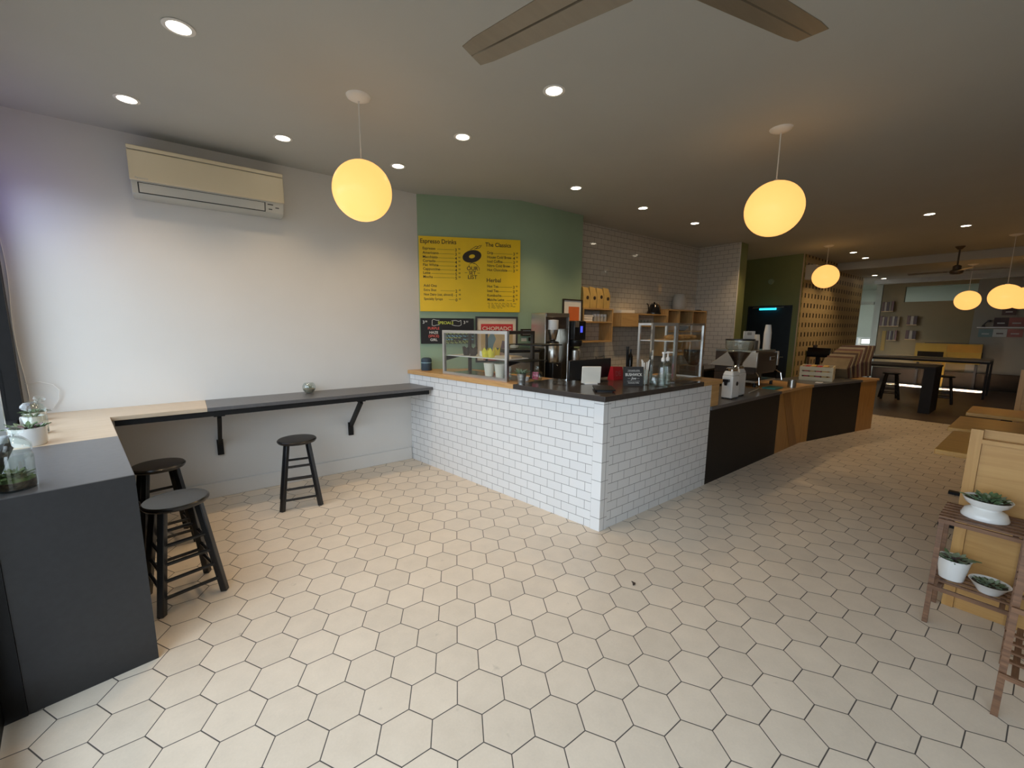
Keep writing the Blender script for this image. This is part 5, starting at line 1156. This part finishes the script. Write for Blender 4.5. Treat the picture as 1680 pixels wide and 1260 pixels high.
def ledge(y0, y1, z, n, hh, lab, tilt=0.0):
    t = tag(MB().b2((16.86,y0,z-.02),(16.999,y1,z)).build('picture_ledge','shelf_wood'), 'thin wooden ledge on the far wall '+lab, 'shelf', 'ledges on the far wall')
    w = (y1-y0)/n
    for k in range(n):
        r = random.Random(k+n); h = hh*r.uniform(.86,1)
        tag(MB().b2((16.88+.01*(k % 2),y0+w*k+.004,z+.0005),(16.95,y0+w*(k+1)-.004,z+h)).build('book','sleeve%d' % ((k*3+n) % 8)),'book standing on the far wall ledge '+lab,'book','books on the ledge '+lab)
ledge(3.05,3.32,2.14,5,.30,'topmost near the pale post')
ledge(2.88,3.33,1.70,8,.30,'in middle height near the pale post')
ledge(2.90,3.12,1.28,5,.30,'lowest near the pale post')
ledge(2.50,2.72,1.74,3,.27,'upper one right of the others')
ledge(2.48,2.71,1.32,3,.27,'lower one right of the others')
tag(MB().b2((16.985,3.16,.95),(16.999,3.25,1.55)).build('wall_hanging','yellow_cabinet'),'narrow yellow strip hanging on the far wall beside lowest ledge','hanging')
for q, mat, lab in (((.69,.93,1.98,2.17),'canvas_dark','single dark picture on top of the group on far grey wall'),((.79,1.04,1.69,1.92),'canvas_dark','dark red-brown picture at left of the middle row on far grey wall'),((.52,.785,1.69,1.92),'canvas_red','red-brown picture at right of the middle row on far grey wall'),((1.03,1.28,1.41,1.62),'canvas_blue','blue-green picture at left of bottom row on far grey wall'),((.785,1.025,1.42,1.62),'canvas_grey','pale grey picture in middle of bottom row on far grey wall'),((.52,.78,1.42,1.62),'canvas_red','dull red picture at right of bottom row on far grey wall')):
    t = thing('wall_picture',lab,'picture',(17,(q[0]+q[1])/2,q[2])); MB().b2((16.975,q[0],q[2]),(16.999,q[1],q[3])).build('canvas',mat,t); MB().b2((16.972,q[0]+.06,q[2]+.07),(16.9745,q[1]-.06,q[2]+.10)).build('print',('canvas_grey' if mat != 'canvas_grey' else 'canvas_dark'),t)
tag(MB().b2((16.90,.50,1.652),(16.999,1.32,1.672)).build('picture_ledge','white_paint'),'long pale ledge between the picture rows on the far grey wall','shelf')
t = thing('ornament','small dark figurine on the pale ledge left of the pictures','ornament',(16.95,1.2,1.6725)); m = MB(); m.lathe([(0,0),(.05,0),(.03,.02),(.025,.06),(0,.07)],(16.95,1.21,1.6725),14); m.tube([(16.95,1.21,1.73),(16.95,1.17,1.80),(16.95,1.13,1.83)],.012); m.lathe([(0,0),(.04,.02),(.04,.05),(0,.07)],(16.95,1.12,1.80),12); m.build('figure','frame_dark',t)
# annex seen through the doorway
def Y(px): return px
t = thing('annex_display','white lit shelving with bright panels in the room beyond the doorway','shelf',(19.5,4.0,0))
MB().b2((19.4,3.83,.001),(19.75,3.90,1.30)).build('side_board','white_paint',t); MB().b2((19.4,4.35,.001),(19.75,4.40,1.30)).build('side_board','white_paint',t)
for z in (.30,.65,1.0,1.27): MB().b2((19.4,3.90,z),(19.75,4.35,z+.02)).build('shelf_board','white_paint',t)
for z in (.36,.72,1.07): MB().b2((19.62,3.93,z),(19.64,4.30,z+.16)).build('lit_panel','screen_white',t)
t = thing('hanging_bottle','slim white dispenser on the pale wall beyond the doorway','dispenser',(18.6,3.75,1.3)); m = MB(); m.lathe([(0,0),(.05,0),(.05,.34),(.02,.38),(0,.38)],(19.2,3.72,1.36),16); m.build('body','white_paint',t); m = MB(); m.lathe([(0,.3805),(.03,.3805),(.03,.45),(0,.45)],(19.2,3.72,1.36),12); m.build('cap','black_plastic',t); m = MB(); m.rod((19.2,3.72,.001),(19.2,3.72,1.359),.02); m.build('post','white_paint',t)
# dried leaf on the floor
m = MB(); m.leaf((2.12,1.44,.003),(1,.3,.05),.035,.018,.02); m.leaf((2.14,1.445,.003),(.2,1,.1),.028,.014,.02); tag(m.build('dry_leaf','machine_brown'),'small dark dry leaf lying on the hexagon tiles right of the counter','leaf')

# ================================================================ LIGHT
w = bpy.data.worlds.new('World'); bpy.context.scene.world = w; w.use_nodes = True; nt = w.node_tree
bg = nt.nodes['Background']; tc = nd(nt,'ShaderNodeTexCoord'); sp = nd(nt,'ShaderNodeSeparateXYZ'); nt.links.new(tc.outputs['Generated'], sp.inputs[0])
cr = nd(nt,'ShaderNodeValToRGB'); e = cr.color_ramp.elements
e[0].position = .44; e[0].color = (.13,.13,.12,1); e[1].position = .54; e[1].color = (.78,.89,1.0,1); k = e.new(1.0); k.color = (.72,.86,1.0,1)
mr = nd(nt,'ShaderNodeMapRange'); mr.inputs['From Min'].default_value = -1; mr.inputs['From Max'].default_value = 1
nt.links.new(sp.outputs[2], mr.inputs[0]); nt.links.new(mr.outputs[0], cr.inputs[0]); nt.links.new(cr.outputs[0], bg.inputs['Color'])
bg.inputs['Strength'].default_value = 4.35
def area(name, loc, rot, sx, sy, power, col, spread=PI, portal=False):
    l = bpy.data.lights.new(name,'AREA'); l.shape = 'RECTANGLE'; l.size = sx; l.size_y = sy; l.energy = power; l.color = col; l.spread = spread
    if portal: l.cycles.is_portal = True
    o = bpy.data.objects.new(name, l); C.objects.link(o); o.location = loc; o.rotation_euler = rot; return o
# daylight through the glazing: portals guide the sky light
for n_, v0, v1, z0, z1 in (('daylight_portal',2.6,4.6,.94,2.64),('daylight_portal',1.5,2.44,.16,2.64),('daylight_portal',-1.7,1.44,.35,2.64)):
    area(n_, S(-.45,(v0+v1)/2,(z0+z1)/2), (PI/2, 0, PHI-PI/2), v1-v0, z1-z0, 1, (1,1,1), portal=True)
# added lamps: narrow beam for the rear sun strip, fill brightening the annex
area('sun_strip_beam', (16.35,1.95,2.85), (0,0,-.06), .42, 1.85, 320, (1,.97,.9), spread=math.radians(4))
area('annex_fill', (19.5,4.3,3.1), (0,0,0), 2.2, 2.2, 26, (.9,1,.93))
pl = bpy.data.lights.new('violet_window_lamp','POINT'); pl.energy = 1.4; pl.color = (.32,.22,1.0); pl.shadow_soft_size = .12
po = bpy.data.objects.new('violet_window_lamp', pl); C.objects.link(po); po.location = S(-.26,4.36,2.45)
def spot(x, y, z, e, col, ang=1.9):
    l = bpy.data.lights.new('downlight','SPOT'); l.energy = e; l.color = col; l.spot_size = ang; l.spot_blend = .8; l.shadow_soft_size = .05
    o = bpy.data.objects.new('downlight', l); C.objects.link(o); o.location = (x,y,z)
for (x, y), lab in LX:
    spot(x, y, (CEIL if x < 12.3 else 2.965)-.03, (24 if x < 3 else 38) if x < 12 else 1.5, (1,.68,.36))

# ================================================================ CAMERA
cam = bpy.data.cameras.new('camera'); co = bpy.data.objects.new('camera', cam); C.objects.link(co)
f_px, cxp, cyp = 682.517, 840-8.2598, 630+6.951
yaw, pit, rol = .917934, .148279, -.005511
fwd = Vector((math.cos(yaw)*math.cos(pit), math.sin(yaw)*math.cos(pit), -math.sin(pit)))
right = Vector((math.sin(yaw), -math.cos(yaw), 0)); down = fwd.cross(right)
rr = right*math.cos(rol) + down*math.sin(rol); dd = -right*math.sin(rol) + down*math.cos(rol)
co.matrix_world = Matrix(((rr.x,-dd.x,-fwd.x,0),(rr.y,-dd.y,-fwd.y,0),(rr.z,-dd.z,-fwd.z,1.63),(0,0,0,1)))
cam.sensor_width = 36; cam.sensor_fit = 'HORIZONTAL'; cam.lens = f_px/1680*36
cam.shift_x = (840-cxp)/1680; cam.shift_y = (cyp-630)/1680; cam.clip_start = .02
bpy.context.scene.camera = co
sc = bpy.context.scene
sc.view_settings.view_transform = 'Standard'; sc.view_settings.look = 'None'; sc.view_settings.gamma = 1; sc.view_settings.use_curve_mapping = False
sc.view_settings.exposure = 0.0
sc.cycles.max_bounces = 8; sc.cycles.diffuse_bounces = 4; sc.cycles.transparent_max_bounces = 24; sc.cycles.sample_clamp_indirect = 6
